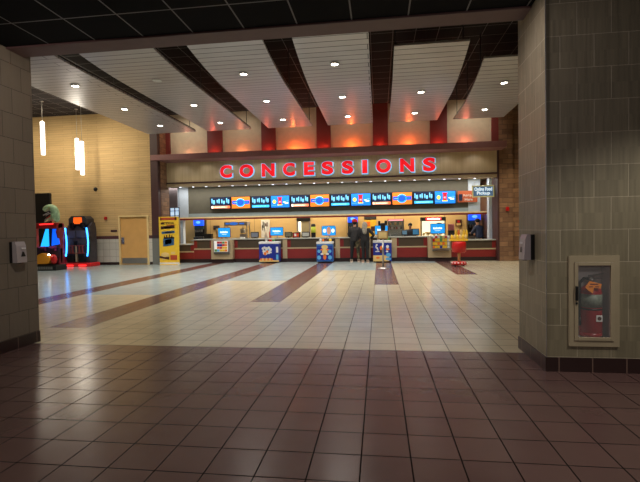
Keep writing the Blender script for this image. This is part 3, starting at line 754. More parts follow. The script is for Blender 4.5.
register(1.43, 1.74, 1.11, 1.39, 19.62, 'register monitor with bright blue back, left of the bright popcorn machine', mat('blue shell face', (70,140,190), .3))
t = thing('payment_terminal', 'dark payment terminal with a red and white front on the worktop', 'payment terminal', (-3.67, 19.6, 1.07))
g = MB(); g.box(-3.85, -3.5, 19.55, 19.7, 1.07, 1.31, .012); part('shell', g, M_black, t)
g = MB(); g.mi = 0; g.box(-3.80, -3.55, 19.54, 19.55, 1.1, 1.28); g.mi = 1; g.box(-3.76, -3.66, 19.53, 19.54, 1.14, 1.26); g.mi = 2; g.box(-3.62, -3.57, 19.53, 19.54, 1.13, 1.24); part('front_card', g, [M_red, M_white, M_orange], t)
t = thing('cup_dispenser', 'tall black dispenser with a yellow and green round label', 'dispenser', (-2.92, 19.75, 1.07))
g = MB(); g.lathe([(0.0,0), (.10,0), (.105,.05), (.105,.56), (.08,.61), (0.0,.61)], (-2.92, 19.75, 1.07), 20); part('body', g, M_black, t)
g = MB(); g.lathe([(.107,.22), (.108,.22), (.108,.48), (.107,.48)], (-2.92, 19.75, 1.07), 20); part('label_band', g, mat('yellow green label', (200,210,60), .5), t)
small('tissue_box', -6.2, 19.7, 1.07, .2, .12, .07, M_white, 'white tray on the worktop right of the left kiosk', 'tray')
small('paper_bag', -4.0, 22.0, 1.0, .2, .16, .35, M_tan, 'tan paper bag on the back counter by the doorway', 'bag')
small('condiment_bottle', -5.62, 21.7, 1.0, .14, .14, .62, M_white, 'white bottle on the back counter above the left register', 'bottle', None, 'bottle')
small('condiment_bottle', -5.40, 21.7, 1.0, .12, .12, .5, M_red, 'red bottle on the back counter above the left register', 'bottle', None, 'bottle')
small('cup_stack', -8.2, 21.8, 1.0, .12, .12, .55, M_gold, 'tall stack of gold cups on the back counter at the left', 'cups', None, 'cup')
small('cup_stack', -7.98, 21.8, 1.0, .12, .12, .42, M_orange, 'shorter orange cup stack on the back counter at the left', 'cups', None, 'cup')
small('black_bin', -8.6, 19.72, 1.07, .3, .25, .22, M_black, 'black bin on the worktop left of the kiosk', 'bin') if False else None
small('ice_bin', -8.62, 21.7, 1.0, .38, .3, .3, M_black, 'black bin beside the left soda fountain', 'bin')
small('carton', 3.42, 21.8, 1.0, .3, .25, .28, M_dgrey, 'dark carton under a pink carton on the back counter', 'box')
small('carton', 3.42, 21.8, 1.28, .28, .22, .3, mat('dusty pink card', (190,120,130), .6), 'pink carton on the back counter right of the popcorn machine', 'box')
for j, (m_, nm_) in enumerate([(M_yellow,'yellow'), (M_orange,'orange'), (M_gold,'gold'), (M_yellow,'yellow'), (M_yellow,'yellow')]):
    small('chip_bag', 3.30+j*.11, 19.75, .90, .11, .09, .42, m_, '%s chip bag on the low right worktop, %s from the left' % (nm_, ['first','second','third','fourth','fifth'][j]), 'chip bag', 'chip bags on the right worktop', 'bag')
# wall things in the kitchen
def wallpic(x0, x1, z0, z1, label, ms, shapes, name='wall_poster', cat='poster', y=22.39):
    t = thing(name, label, cat, ((x0+x1)/2, y, z0))
    g = MB(); g.box(x0, x1, y-.03, y, z0, z1, .004); part('board', g, ms[0], t)
    g = MB()
    for (u0, u1, v0, v1, mi) in shapes:
        g.mi = mi-1; g.box(x0+(x1-x0)*u0, x0+(x1-x0)*u1, y-.036, y-.03, z0+(z1-z0)*v0, z0+(z1-z0)*v1)
    part('print', g, ms[1:], t)
wallpic(-6.04, -5.58, 1.06, 1.97, 'pale cabinet door with dark hanging tools, left of the navy freezer screen', [M_white, M_dgrey, M_brownchoc], [(.2,.3,.55,.9,1), (.35,.42,.3,.85,1), (.48,.62,.5,.8,2), (.12,.2,.4,.7,1), (.66,.76,.62,.86,2)], 'tool_board', 'board')
wallpic(-8.62, -8.28, 1.50, 1.72, 'small dark framed notice on the tan kitchen wall at the left', [M_brownchoc, M_dgrey], [(.1,.9,.1,.9,1)])
wallpic(3.72, 4.02, 1.46, 1.80, 'small dark picture on the kitchen wall left of the right soda fountain', [M_brownchoc, M_gold, M_red], [(.15,.85,.15,.5,1), (.3,.7,.55,.85,2)])
wallpic(-.72, -.12, 1.05, 1.86, 'yellow poster on the kitchen wall to the right of the customers', [M_yellow, M_orange, M_brownchoc, M_white], [(.1,.5,.6,.9,1), (.55,.9,.3,.6,2), (.15,.4,.2,.4,3)])
wallpic(-.72, -.12, 1.87, 2.05, 'dark header board over the yellow kitchen poster', [M_black, M_dgrey], [(.05,.95,.2,.8,1)])
# kitchen doorway
b = MB(); b.box(-4.12, -3.5, 22.36, 22.4, .95, 1.86); dw = struct('door_2', b, mat('dim kitchen doorway paint', (150,140,110), .7))
b = MB(); b.box(-4.16, -3.46, 22.33, 22.4, 1.86, 2.08); part('door_head', b, M_black, dw)
b = MB(); b.box(-4.16, -4.10, 22.33, 22.4, .95, 1.86); b.box(-3.52, -3.46, 22.33, 22.4, .95, 1.86); part('door_frame', b, M_grey, dw)
b = MB(); b.box(-4.06, -3.94, 22.33, 22.36, 1.2, 1.84); part('lit_pane', b, em('lit door pane', (255,250,235), 1.6), dw)

# hanging banner left inside, signs at right
t = thing('hanging_banner', 'dark grey banner hanging high inside the stand at the left', 'banner', (-9.68, 20.0, 2.55))
g = MB(); g.box(-9.92, -9.44, 19.99, 20.02, 2.56, 3.5); part('cloth', g, mat('dark plum grey cloth', (120,110,114), .7), t)
g = MB(); g.tube([(-9.95,20.0,3.51), (-9.32,20.0,3.51)], .018); g.cyl(-9.9, 20.0, 3.5, 3.6, .008, seg=8); g.cyl(-9.4, 20.0, 3.5, 3.6, .008, seg=8); part('rod', g, M_black, t)
t = thing('hanging_sign', 'pale blue lit sign reading Online Food Pickup at the right end', 'sign', (4.42, 19.6, 2.68))
g = MB(); g.box(3.96, 4.86, 19.6, 19.66, 2.68, 3.18, .012); part('frame', g, mat('pale yellow frame with added glow', (214,206,140), .5, 0, .25), t)  # slight glow in the frame colour brightens it, the frame is no lamp
g = MB(); g.box(4.01, 4.81, 19.592, 19.6, 2.73, 3.13); part('sign_face', g, mat('steel blue sign face', (96,128,160), .5, 0, .4), t)
place_text('first_line', 'Online Food', 4.05, 4.77, 2.95, 3.10, 19.59, .003, E_scrw, t, .02)
place_text('second_line', 'Pickup', 4.15, 4.68, 2.75, 2.92, 19.59, .003, E_scrw, t, .02)
for x in (4.05, 4.77):
    g = MB(); g.cyl(x, 19.63, 3.18, 3.40, .008, seg=8); part('hanger_rod', g, M_steel, t)
t = thing('wall_sign', 'orange sign reading Pick Up Here, right of the last menu screen', 'sign', (3.85, 20.5, 2.55))
g = MB(); g.box(3.52, 4.36, 20.50, 20.54, 2.53, 3.04, .006); g.box(3.7, 3.9, 20.54, 20.58, 2.7, 2.9); part('board', g, mat('burnt orange sign', (176,84,48), .5, 0, .12), t)
g = MB(); g.box(3.56, 3.72, 20.488, 20.5, 2.60, 2.90, .01); part('phone_picture', g, mat('dark navy print', (20,30,60), .5), t)
place_text('first_line', 'Pick Up', 3.76, 4.12, 2.76, 2.88, 20.495, .003, M_white, t, .02)
place_text('second_line', 'Here', 3.82, 4.16, 2.60, 2.71, 20.495, .003, M_white, t, .02)

# ------------------------------------------------------------------ yellow poster stand
t = thing('poster_stand', 'yellow candy poster stand left of the counter', 'poster', (-9.2, 18.26, 0))
PX0, PX1 = -9.50, -8.60
g = MB(); g.box(PX0, PX1, 18.24, 18.28, .02, 2.09, .006); g.box(PX0+.05, PX1-.05, 18.14, 18.46, 0, .02); pp_ = part('panel', g, M_yellow, t)
g = MB(); W = PX1-PX0
def R2(u0, u1, v0, v1, mi, sk=0.): g.mi = mi; g.prism([(PX0+W*u0,18.232,2.09*v0), (PX0+W*u1,18.232,2.09*(v0+sk)), (PX0+W*u1,18.232,2.09*(v1+sk)), (PX0+W*u0,18.232,2.09*v1)], (0,.008,0))
R2(.08,.92,.93,.98,0); R2(.08,.14,.925,.985,1); R2(.82,.9,.925,.985,1)
R2(.1,.8,.74,.80,1,.02); R2(.22,.68,.755,.785,2,.01); R2(.14,.8,.64,.69,3,.02); R2(.3,.7,.655,.68,2,.015)
R2(.26,.3,.56,.61,1); R2(.36,.42,.57,.62,1); R2(.5,.56,.57,.63,1); R2(.62,.68,.57,.61,1); R2(.24,.78,.545,.575,1)
R2(.2,.76,.38,.55,3,.03); R2(.3,.64,.42,.52,4,.02)
g.mi = 5; g.ell((PX0+W*.28,18.24,.42), .2, .015, .12, 16, 6); g.mi = 1; g.prism([(PX0,18.23,.3), (PX0+W*.5,18.23,.22), (PX0+W*.5,18.23,.34), (PX0,18.23,.38)], (0,.008,0))
R2(0,1,.0,.05,2)
R2(.55,.9,.1,.2,0); R2(.6,.8,.22,.27,5); R2(.1,.25,.84,.88,1); R2(.4,.9,.82,.83,0)
R2(.12,.3,.1,.2,5)
part('print', g, [mat('brick red print', (176,70,40), .5), M_brownchoc, M_white, mat('teal blue print', (50,90,130), .5), mat('lilac print', (150,130,170), .5), M_gold], t)
place_text('headline', 'BE SOCIAL', PX0+W*.18, PX0+W*.80, 1.76, 1.86, 18.232, .003, M_brownchoc, t, .02)

# ------------------------------------------------------------------ post sign
t = thing('post_sign', 'grey floor post with a round base holding a tan sign', 'sign stand', (.14, 15.9, 0))
g = MB(); g.lathe([(0.0,0), (.2,0), (.2,.015), (.06,.03), (.045,.06), (0.0,.06)], (.14, 15.9, 0), 28); part('base', g, M_steel, t)
g = MB(); g.cyl(.14, 15.9, .04, 1.06, .034, seg=18); part('post', g, M_steel, t)
g = MB(); g.box(.12-.18, .12+.20, 15.86, 15.90, 1.04, 1.34, .008); part('sign_plate', g, mat('tan brown sign plate', (150,120,74), .5), t)
g = MB(); g.box(.12-.13, .12+.15, 15.852, 15.86, 1.09, 1.29); part('sign_insert', g, mat('cream sign insert', (200,178,120), .5), t)
# dark device on top of the post
g = MB(); g.box(.06, .23, 15.88, 15.96, 1.34, 1.62, .03); g.box(-.02, .06, 15.9, 15.95, 1.52, 1.69, .02); g.box(.2, .3, 15.9, 15.95, 1.54, 1.7, .02); part('top_bracket', g, M_black, t)
for s in (-1, 1):
    g = MB(); g.tube([(.14+s*.2,15.88,1.08), (.14+s*.26,15.88,1.14), (.14+s*.25,15.88,1.22)], .014); part('side_hook', g, M_steel, t)

# ------------------------------------------------------------------ candy cart where the figure stands
t = thing('candy_cart', 'small red and white rolling candy stand in front of the right counter', 'candy stand', (2.9, 16.75, 0))
g = MB(); g.lathe([(0.0,.05), (.26,.05), (.28,.08), (.27,.14), (.2,.17), (0.0,.17)], (2.9, 16.75, 0), 28, sy=.8); part('base', g, M_red, t)
g = MB()
for k in range(14):
    a = 2*PI*k/14; g.ell((2.9+.265*math.cos(a), 16.75+.21*math.sin(a), .12), .032, .02, .025, 8, 6)
part('base_studs', g, M_white, t)
for sx in (-.15, .15):
    for sy in (-.1, .1):
        g = MB(); g.lathe([(0.0,-.02), (.04,-.02), (.04,.02), (0.0,.02)], (2.9+sx, 16.75+sy, .04), 14, 'X'); part('wheel', g, M_black, t)
g = MB(); g.cyl(2.9, 16.75, .17, .52, .045, seg=16); part('post', g, M_gold, t)
g = MB(); g.lathe([(0.0,.50), (.2,.50), (.25,.53), (.25,.86), (.22,.90), (0.0,.90)], (2.9, 16.75, 0), 28); part('tub', g, M_red, t)
g = MB(); g.box(2.58, 3.2, 16.6, 16.92, .92, .95, .006); g.box(2.58, 3.2, 16.6, 16.615, .95, 1.0); g.box(2.58, 3.2, 16.905, 16.92, .95, 1.0); part('tray', g, M_yellow, t)
pos = ['leftmost','second','third','fourth','fifth','rightmost']
for j in range(6):
    small('candy_bag', 2.64+j*.1, 16.70+.03*(j % 2), .955, .095, .09, .2, [M_yellow, M_gold][j % 2], '%s candy bag on the tray of the red candy stand' % (pos[j]+(' yellow' if j % 2 == 0 else ' gold')), 'candy bag', 'candy bags on the stand', 'bag')

# ------------------------------------------------------------------ arcade machines
def skin_mesh(verts, edges, radii, sub=1, name='s'):
    me = bpy.data.meshes.new(name); me.from_pydata([tuple(v) for v in verts], edges, [])
    o = bpy.data.objects.new(name, me); C.objects.link(o)
    md = o.modifiers.new('s', 'SKIN'); md.use_smooth_shade = True
    if not me.skin_vertices: raise RuntimeError('no skin layer')
    for i, r in enumerate(radii):
        d = me.skin_vertices[0].data[i]; d.radius = (r, r) if not isinstance(r, tuple) else r; d.use_root = (i == 0)
    if sub: sd = o.modifiers.new('d', 'SUBSURF'); sd.levels = sub; sd.render_levels = sub
    bpy.context.view_layer.update()
    res = bpy.data.meshes.new_from_object(o.evaluated_get(bpy.context.evaluated_depsgraph_get()))
    bpy.data.objects.remove(o); bpy.data.meshes.remove(me)
    for p in res.polygons: p.use_smooth = True
    return res
def add_mesh(name, me, m, parent):
    me.materials.clear(); me.materials.append(m); me.name = name
    o = bpy.data.objects.new(name, me); C.objects.link(o)
    o.parent = parent; o.matrix_parent_inverse = Matrix.Translation(-Vector(parent.location))
    return o
# shooter cabinet with dinosaur head
t = thing('arcade_cabinet', 'arcade shooter cabinet with a green dinosaur head on top and blue screens', 'arcade machine', (-13.0, 16.0, 0))
g = MB(); g.box(-13.7, -12.40, 15.62, 16.25, .0, .22, .03); part('base', g, M_black, t)
g = MB(); g.box(-14.3, -13.62, 16.92, 17.05, 0, 3.14, .02); part('rear_tower', g, M_black, t)
for (x, m_) in [(-13.62, mat('orange red cabinet paint', (200,70,40), .45)), (-12.55, mat('maroon printed cabinet paint', (120,34,46), .45, var=1., scale=7.))]:
    g = MB(); g.prism([(x,15.95,.2), (x,16.2,.2), (x,16.2,1.86), (x,16.0,1.84), (x,15.86,1.5), (x,16.05,.9)], (.05,0,0)); part('side_panel', g, m_, t)
g = MB(); g.box(-13.6, -12.5, 15.85, 16.2, 1.64, 1.86, .02); part('canopy', g, mat('dark red canopy', (140,20,26), .4), t)
g = MB(); g.tube([(-13.2,15.82,1.80), (-12.62,15.82,1.82)], .022); part('canopy_light', g, E_neonred, t)
g = MB(); g.prism([(-13.26,15.9,.92), (-12.86,15.9,.94), (-12.84,15.98,1.62), (-13.08,15.98,1.62)], (0,.03,0)); part('left_screen', g, E_arcblue, t)
g = MB(); g.prism([(-12.78,15.9,.96), (-12.45,15.92,1.02), (-12.58,15.98,1.62), (-12.78,15.98,1.62)], (0,.03,0)); part('right_screen', g, E_arcblue2, t)
g = MB(); g.box(-12.86, -12.78, 15.88, 16.3, .9, 1.64); part('centre_post', g, M_black, t)
g = MB(); g.box(-13.6, -12.5, 15.98, 16.18, .22, .90, .05); part('console', g, mat('dark purple cabinet vinyl', (46,26,48), .4, var=.8, scale=8.), t)
g = MB()
g.prism([(-13.5,15.66,.25), (-12.75,15.66,.27), (-12.62,15.66,.48), (-12.85,15.66,.62), (-13.05,15.66,.68), (-13.5,15.66,.45)], (0,.3,0)); part('seat_shell', g, mat('amber cabinet paint', (226,150,40), .35), t)
g = MB(); g.ell((-12.56, 15.72, .44), .13, .1, .2, 16, 8); part('red_pod', g, M_red, t)
g = MB(); g.ell((-12.66, 15.6, .62), .05, .04, .035, 12, 6); part('lamp', g, E_white, t)
for x in (-13.1, -12.66):
    g = MB(); g.box(x-.05, x+.05, 15.7, 15.98, .86, .94, .02); g.box(x-.03, x+.03, 15.92, 16.0, .76, .9, .01); g.tube([(x,15.72,.91), (x,15.58,.91)], .02); part('gun', g, mat('purple gun plastic', (130,44,100), .4), t)
for j in range(9):
    g = MB(); a = -13.2+j*.075; g.prism([(a,15.61,.05), (a+.05,15.61,.05), (a+.055,15.61,.16), (a+.005,15.61,.16)], (0,.012,0)); part('chrome_character', g, M_steel, t)
# dinosaur head
hx, hy, hz = -12.66, 15.95, 1.84
V = [(.05,.05,0), (.1,.02,.2), (.06,0,.42), (-.07,0,.56), (-.24,-.02,.54), (-.37,-.03,.43)]
me = skin_mesh([(hx+x*1.2, hy+y, hz+z*1.15) for x, y, z in V]+[(hx-.1,hy,hz+.24), (hx-.26,hy-.01,hz+.12), (hx-.42,hy-.02,hz+.03)], [(0,1),(1,2),(2,3),(3,4),(4,5),(1,6),(6,7),(7,8)], [.17,.17,.17,.165,.13,.10,.09,.07,.05], 2)
hd = add_mesh('dinosaur_head', me, mat('mottled green scales', (160,196,150), .5, var=.9, scale=7.), t)
g = MB()
for j in range(6):
    for s_ in (-1, 1):
        x = hx-.18-.045*j; g.lathe([(.016,0), (.001,-.06)], (x, hy+s_*.07, hz+.45-.02*j), 6); g.lathe([(.013,0), (.001,.05)], (x+.03, hy+s_*.05, hz+.25-.026*j), 6)
tg = g.build('teeth', M_white, hd); tg['kind'] = 'stuff'
g = MB(); g.tube([(hx-.05,hy-.03,hz+.33), (hx-.17,hy-.03,hz+.26), (hx-.3,hy-.03,hz+.19)], .055, 10, .03); part('tongue', g, M_red, hd)
g = MB(); g.ell((hx-.1, hy-.13, hz+.6), .035, .025, .03, 10, 6); part('eye', g, M_yellow, hd)
# motion pod
t = thing('arcade_cabinet', 'arcade motion pod with two glowing blue tubes and an orange marquee', 'arcade machine', (-12.85, 17.9, 0))
g = MB(); g.box(-13.52, -12.22, 17.42, 18.12, .0, .16, .03); part('base', g, mat('red base paint with added glow', (190,30,34), .4, 0, .15), t)  # red glow is put into the base paint
g = MB()
prof = [(17.6,.16), (17.5,.6), (17.48,1.0), (17.55,1.4), (17.68,1.75), (17.85,1.9), (18.0,1.9), (18.08,1.6), (18.08,.16)]
g.prism([(-13.42, y, z) for y, z in prof], (1.08,0,0)); part('shell', g, mat('charcoal pod shell', (60,56,64), .4, var=.6, scale=7.), t)
for xa in (-13.35, -12.75):
    g = MB(); g.box(xa, xa+.35, 17.40, 17.42, .03, .08); part('base_light', g, E_neonred, t)
M_slate = mat('slate panel', (84,84,104), .4); M_dredline = mat('dull red line', (130,56,50), .5); M_strap = mat('dull cream strap', (170,150,120), .6)
for (nm, a, c, z0, z1, m_) in [('window_panel',-13.36,-12.95,1.25,1.55,M_slate), ('window_panel',-12.88,-12.46,1.25,1.55,M_slate), ('black_box',-13.0,-12.82,.92,1.1,M_black), ('crossbar',-13.3,-12.5,.56,.60,M_dredline), ('crossbar',-13.3,-12.5,.88,.92,M_dredline), ('slat',-13.24,-13.17,.6,.88,M_dredline), ('slat',-13.1,-13.03,.6,.88,M_dredline), ('slat',-12.78,-12.71,.6,.88,M_dredline), ('slat',-12.63,-12.56,.6,.88,M_dredline), ('strap',-12.93,-12.87,.2,.92,M_strap), ('foot_panel',-13.3,-13.02,.2,.5,M_black), ('foot_panel',-12.8,-12.52,.2,.5,M_black)]:
    yy = 17.46 if z1 < 1.2 else 17.50
    g = MB(); g.box(a, c, yy, yy+.12, z0, z1, .01); part(nm, g, m_, t)
for x0_ in (-13.50, -12.50):
    P = [(.45,17.53,.08), (.6,17.50,.13), (.78,17.45,.18), (1.05,17.44,.20), (1.35,17.5,.14), (1.66,17.64,.0)]
    g = MB(); g.tube([(x0_+dx, y, z) for z, y, dx in P], .028, 12); part('neon_tube', g, E_neon, t)
    g = MB(); g.tube([(x0_+dx, y+.08, z) for z, y, dx in P], .06, 10); part('tube_backing', g, M_black, t)
g = MB(); g.prism([(-13.3,17.6,1.8), (-12.46,17.6,1.8), (-12.46,17.6,2.06), (-12.6,17.6,2.18), (-13.16,17.6,2.18), (-13.3,17.6,2.06)], (0,.5,0)); part('marquee_box', g, M_dgrey, t)
g = MB(); g.prism([(-13.08,17.585,1.84), (-12.66,17.585,1.84), (-12.68,17.585,2.12), (-13.05,17.585,2.12)], (0,.012,0)); part('marquee_sign', g, E_fire, t)
for x in (-13.12, -12.62):
    g = MB(); g.box(x-.09, x+.09, 17.5, 17.7, 1.66, 1.9, .03); part('headrest', g, M_black, t)
g = MB(); g.prism([(-13.85,17.3,.0), (-13.42,17.3,.0), (-13.4,17.3,1.86), (-13.62,17.3,1.84), (-13.9,17.3,1.4), (-13.85,17.3,.8)], (0,.14,0)); g.box(-13.5, -13.44, 17.4, 17.6, .1, 1.5); part('side_wing', g, mat('maroon printed wing', (160,44,66), .45, var=1., scale=8.), t)
g = MB(); g.prism([(-13.78,17.29,1.42), (-13.46,17.29,1.54), (-13.46,17.29,1.70), (-13.74,17.29,1.6)], (0,.01,0)); part('wing_print', g, mat('pale pink print', (230,170,160), .5), t)

# wall bits
def small_thing(name, label, cat, mb, m): return tag(mb.build(name, m), label, cat)
g = MB(); g.lathe([(0.0,.0), (.09,.0), (.09,.03), (.06,.075), (0.0,.09)], (-12.53, 18.4, 3.39), 20, 'Y'); small_thing('security_camera', 'small black camera dome on the beige wall', 'camera', g, M_black)
g = MB(); g.box(-12.14, -12.02, 18.35, 18.4, 2.02, 2.15, .006); g.box(-12.11, -12.05, 18.335, 18.35, 2.05, 2.12, .004); small_thing('fire_strobe', 'red fire alarm strobe on the beige wall left of the door', 'fire alarm', g, M_red)
g = MB(); g.box(5.18, 5.31, 19.05, 19.1, 2.06, 2.22, .006); g.box(5.2, 5.28, 19.04, 19.05, 2.1, 2.18, .003); small_thing('fire_strobe', 'red fire alarm strobe on the stone column at the right', 'fire alarm', g, M_red)
g = MB(); g.box(-11.86, -11.56, 18.385, 18.4, 1.47, 1.56, .003); small_thing('door_sign', 'small dark red room sign left of the oak door', 'sign', g, M_maroon2)

# ------------------------------------------------------------------ sanitizer dispensers
def sanitizer(x, s, y0, y1, z0, z1, label):
    t = thing('hand_sanitizer_dispenser', label, 'dispenser', (x, (y0+y1)/2, z0))
    g = MB(); g.box(min(x, x+s*.04), max(x, x+s*.04), y0, y1, z0, z1, .004); part('back_plate', g, M_black, t)
    g = MB(); d0, d1 = x+s*.04, x+s*.105
    zm = z1-.05
    prof_ = [(d0,z0+.0), (d1,z0+.0), (d1,z0+.04), (d1-s*.01,zm), (d1-s*.03,z1), (d0,z1)]
    g.prism([(a, y0+.004, z) for a, z in prof_], (0,y1-y0-.008,0)); cv = part('cover', g, mat('pale lilac grey plastic', (168,158,160), .4), t)
    ym = (y0+y1)/2+.02
    g = MB(); g.prism([(d1+s*.0,ym-.035,z0+.075), (d1,ym+.035,z0+.075), (d1-s*.003,ym+.012,z0+.135), (d1-s*.003,ym-.012,z0+.135)], (s*.002,0,0)); part('mark', g, M_black, t)
    g = MB(); g.box(min(d1-s*.012, d1+s*.002), max(d1-s*.012, d1+s*.002), ym-.03, ym+.04, z0+.165, z0+.185); part('window', g, mat('pale clear window', (230,228,230), .2), t)
    g = MB(); g.box(min(x+s*.05, x+s*.09), max(x+s*.05, x+s*.09), ym-.02, ym+.02, z0-.012, z0); part('nozzle', g, M_dgrey, t)
sanitizer(LX, 1, 4.885, 5.045, 1.075, 1.335, 'grey hand sanitizer dispenser on the left tiled wall')
sanitizer(RX, -1, 4.87, 5.06, 1.07, 1.335, 'grey hand sanitizer dispenser on the narrow side of the right pillar')

# ------------------------------------------------------------------ fire extinguisher cabinet
t = thing('extinguisher_cabinet', 'recessed fire extinguisher cabinet with a glass door in the right pillar', 'cabinet', (2.05, 4.56, .26))
M_cab = mat('taupe painted steel cabinet', (170,156,128), .45, .1)
fy = PN
g = MB(); ax0, ax1, az0, az1 = 1.812, 2.262, .255, 1.13
for (a, c, z0, z1) in [(ax0, hx0, az0, az1), (hx1, ax1, az0, az1), (hx0, hx1, az0, hz0), (hx0, hx1, hz1, az1)]: g.box(a, c, fy-.022, fy-.0005, z0, z1)
part('frame', g, M_cab, t)
g = MB()
g.box(hx0+.001, hx1-.001, fy+.20, fy+.218, hz0, hz1); g.box(hx0+.001, hx0+.01, fy, fy+.2, hz0, hz1); g.box(hx1-.01, hx1-.001, fy, fy+.2, hz0, hz1); g.box(hx0+.01, hx1-.01, fy, fy+.2, hz0+.001, hz0+.01); g.box(hx0+.01, hx1-.01, fy, fy+.2, hz1-.01, hz1-.001)
part('tub', g, mat('pale grey cabinet lining', (220,214,212), .5), t)
g = MB(); e = .035
for (a, c, z0, z1) in [(hx0+.003, hx0+e, hz0+.003, hz1-.003), (hx1-e, hx1-.003, hz0+.003, hz1-.003), (hx0+e, hx1-e, hz0+.003, hz0+e), (hx0+e, hx1-e, hz1-e, hz1-.003)]: g.box(a, c, fy-.034, fy-.01, z0, z1, .003)
dr_ = part('door', g, M_cab, t)
g = MB(); g.box(hx0+e, hx1-e, fy-.024, fy-.020, hz0+e, hz1-e); gl = g.build('door_glass', M_glass); gl.parent = dr_
gl.matrix_parent_inverse = Matrix.Identity(4) if False else (dr_.matrix_parent_inverse @ Matrix.Identity(4)).inverted() @ Matrix.Identity(4) if False else Matrix.Identity(4)
g = MB(); g.box(hx0+.006, hx0+.028, fy-.05, fy-.034, .70, .84, .004); g.box(hx0+.008, hx0+.026, fy-.045, fy-.034, .665, .685, .003); hdl = g.build('door_handle', M_black); hdl.parent = dr_; hdl['label'] = 'black pull handle'
ex, ey = 2.065, 4.672
t = thing('fire_extinguisher', 'red fire extinguisher with an orange tag inside the glass fronted cabinet', 'fire extinguisher', (ex, ey, hz0+.01))
M_ext = mat('extinguisher red enamel', (150,16,26), .28)
g = MB(); g.lathe([(0.0,0), (.09,0), (.098,.012), (.098,.41), (.086,.45), (.05,.48), (.028,.49), (.028,.505), (0.0,.505)], (ex, ey, hz0+.04), 32); g.lathe([(.094,-.02), (.099,-.02), (.099,.02), (.094,.02)], (ex, ey, hz0+.04), 32); cy_ = part('cylinder', g, M_ext, t)
g = MB(); g.lathe([(.0984,.27), (.0988,.27), (.0988,.40), (.0984,.40)], (ex, ey, hz0+.04), 32); part('label_band', g, mat('grey green printed label', (120,130,116), .5, var=.6, scale=60.), cy_)
g = MB(); g.lathe([(.0984,.245), (.099,.245), (.099,.262), (.0984,.262)], (ex, ey, hz0+.04), 32); part('black_line', g, M_black, cy_)
g = MB(); g.box(ex+.005, ex+.06, ey-.104, ey-.092, hz0+.18, hz0+.24); st = part('sticker', g, M_white, t)
g = MB(); g.prism([(ex+.032+.018*math.cos(2*PI*k/12), ey-.106, hz0+.21+.018*math.sin(2*PI*k/12)) for k in range(12)], (0,.002,0)); part('sticker_mark', g, M_brownchoc, st)
zt = hz0+.545
g = MB(); g.lathe([(0.0,0), (.022,0), (.026,.02), (.026,.05), (.018,.06), (0.0,.06)], (ex, ey, zt), 18); g.lathe([(0.0,0), (.018,0), (.018,.01), (0.0,.01)], (ex, ey-.026, zt+.03), 14, 'Y'); part('valve', g, M_steel, t)
g = MB(); g.prism([(ex-.02,ey-.012,zt+.055), (ex+.11,ey-.012,zt+.085), (ex+.115,ey-.012,zt+.097), (ex-.02,ey-.012,zt+.072)], (0,.024,0)); g.prism([(ex-.01,ey-.01,zt+.035), (ex+.10,ey-.01,zt+.04), (ex+.10,ey-.01,zt+.05), (ex-.01,ey-.01,zt+.05)], (0,.02,0)); part('handle', g, M_steel, t)
g = MB(); g.tube([(ex-.02,ey,zt+.04), (ex-.07,ey-.01,zt+.045), (ex-.105,ey-.01,zt-.0), (ex-.112,ey,zt-.12), (ex-.108,ey,zt-.28), (ex-.1,ey,zt-.36)], .013, 10); part('hose', g, M_black, t)
g = MB(); g.tube([(ex-.1,ey,zt-.34), (ex-.098,ey,zt-.42)], .016, 10, .02); part('nozzle', g, M_black, t)
g = MB()
g.mi = 0; g.prism([(ex-.1,ey-.112,zt-.03), (ex-.06,ey-.112,zt+.03), (ex+.05,ey-.112,zt+.0), (ex+.04,ey-.112,zt-.045), (ex-.02,ey-.112,zt-.035), (ex-.03,ey-.112,zt-.09), (ex-.075,ey-.112,zt-.06)], (0,.004,0))
g.mi = 1; g.box(ex-.055, ex+.015, ey-.114, ey-.112, zt-.006, zt+.004); g.box(ex-.065, ex-.03, ey-.114, ey-.112, zt-.03, zt-.022); g.box(ex-.01, ex+.025, ey-.114, ey-.112, zt-.03, zt-.022)
part('inspection_tag', g, [mat('orange card tag', (240,140,30), .6), mat('dark red tag print', (110,30,20), .6)], t)

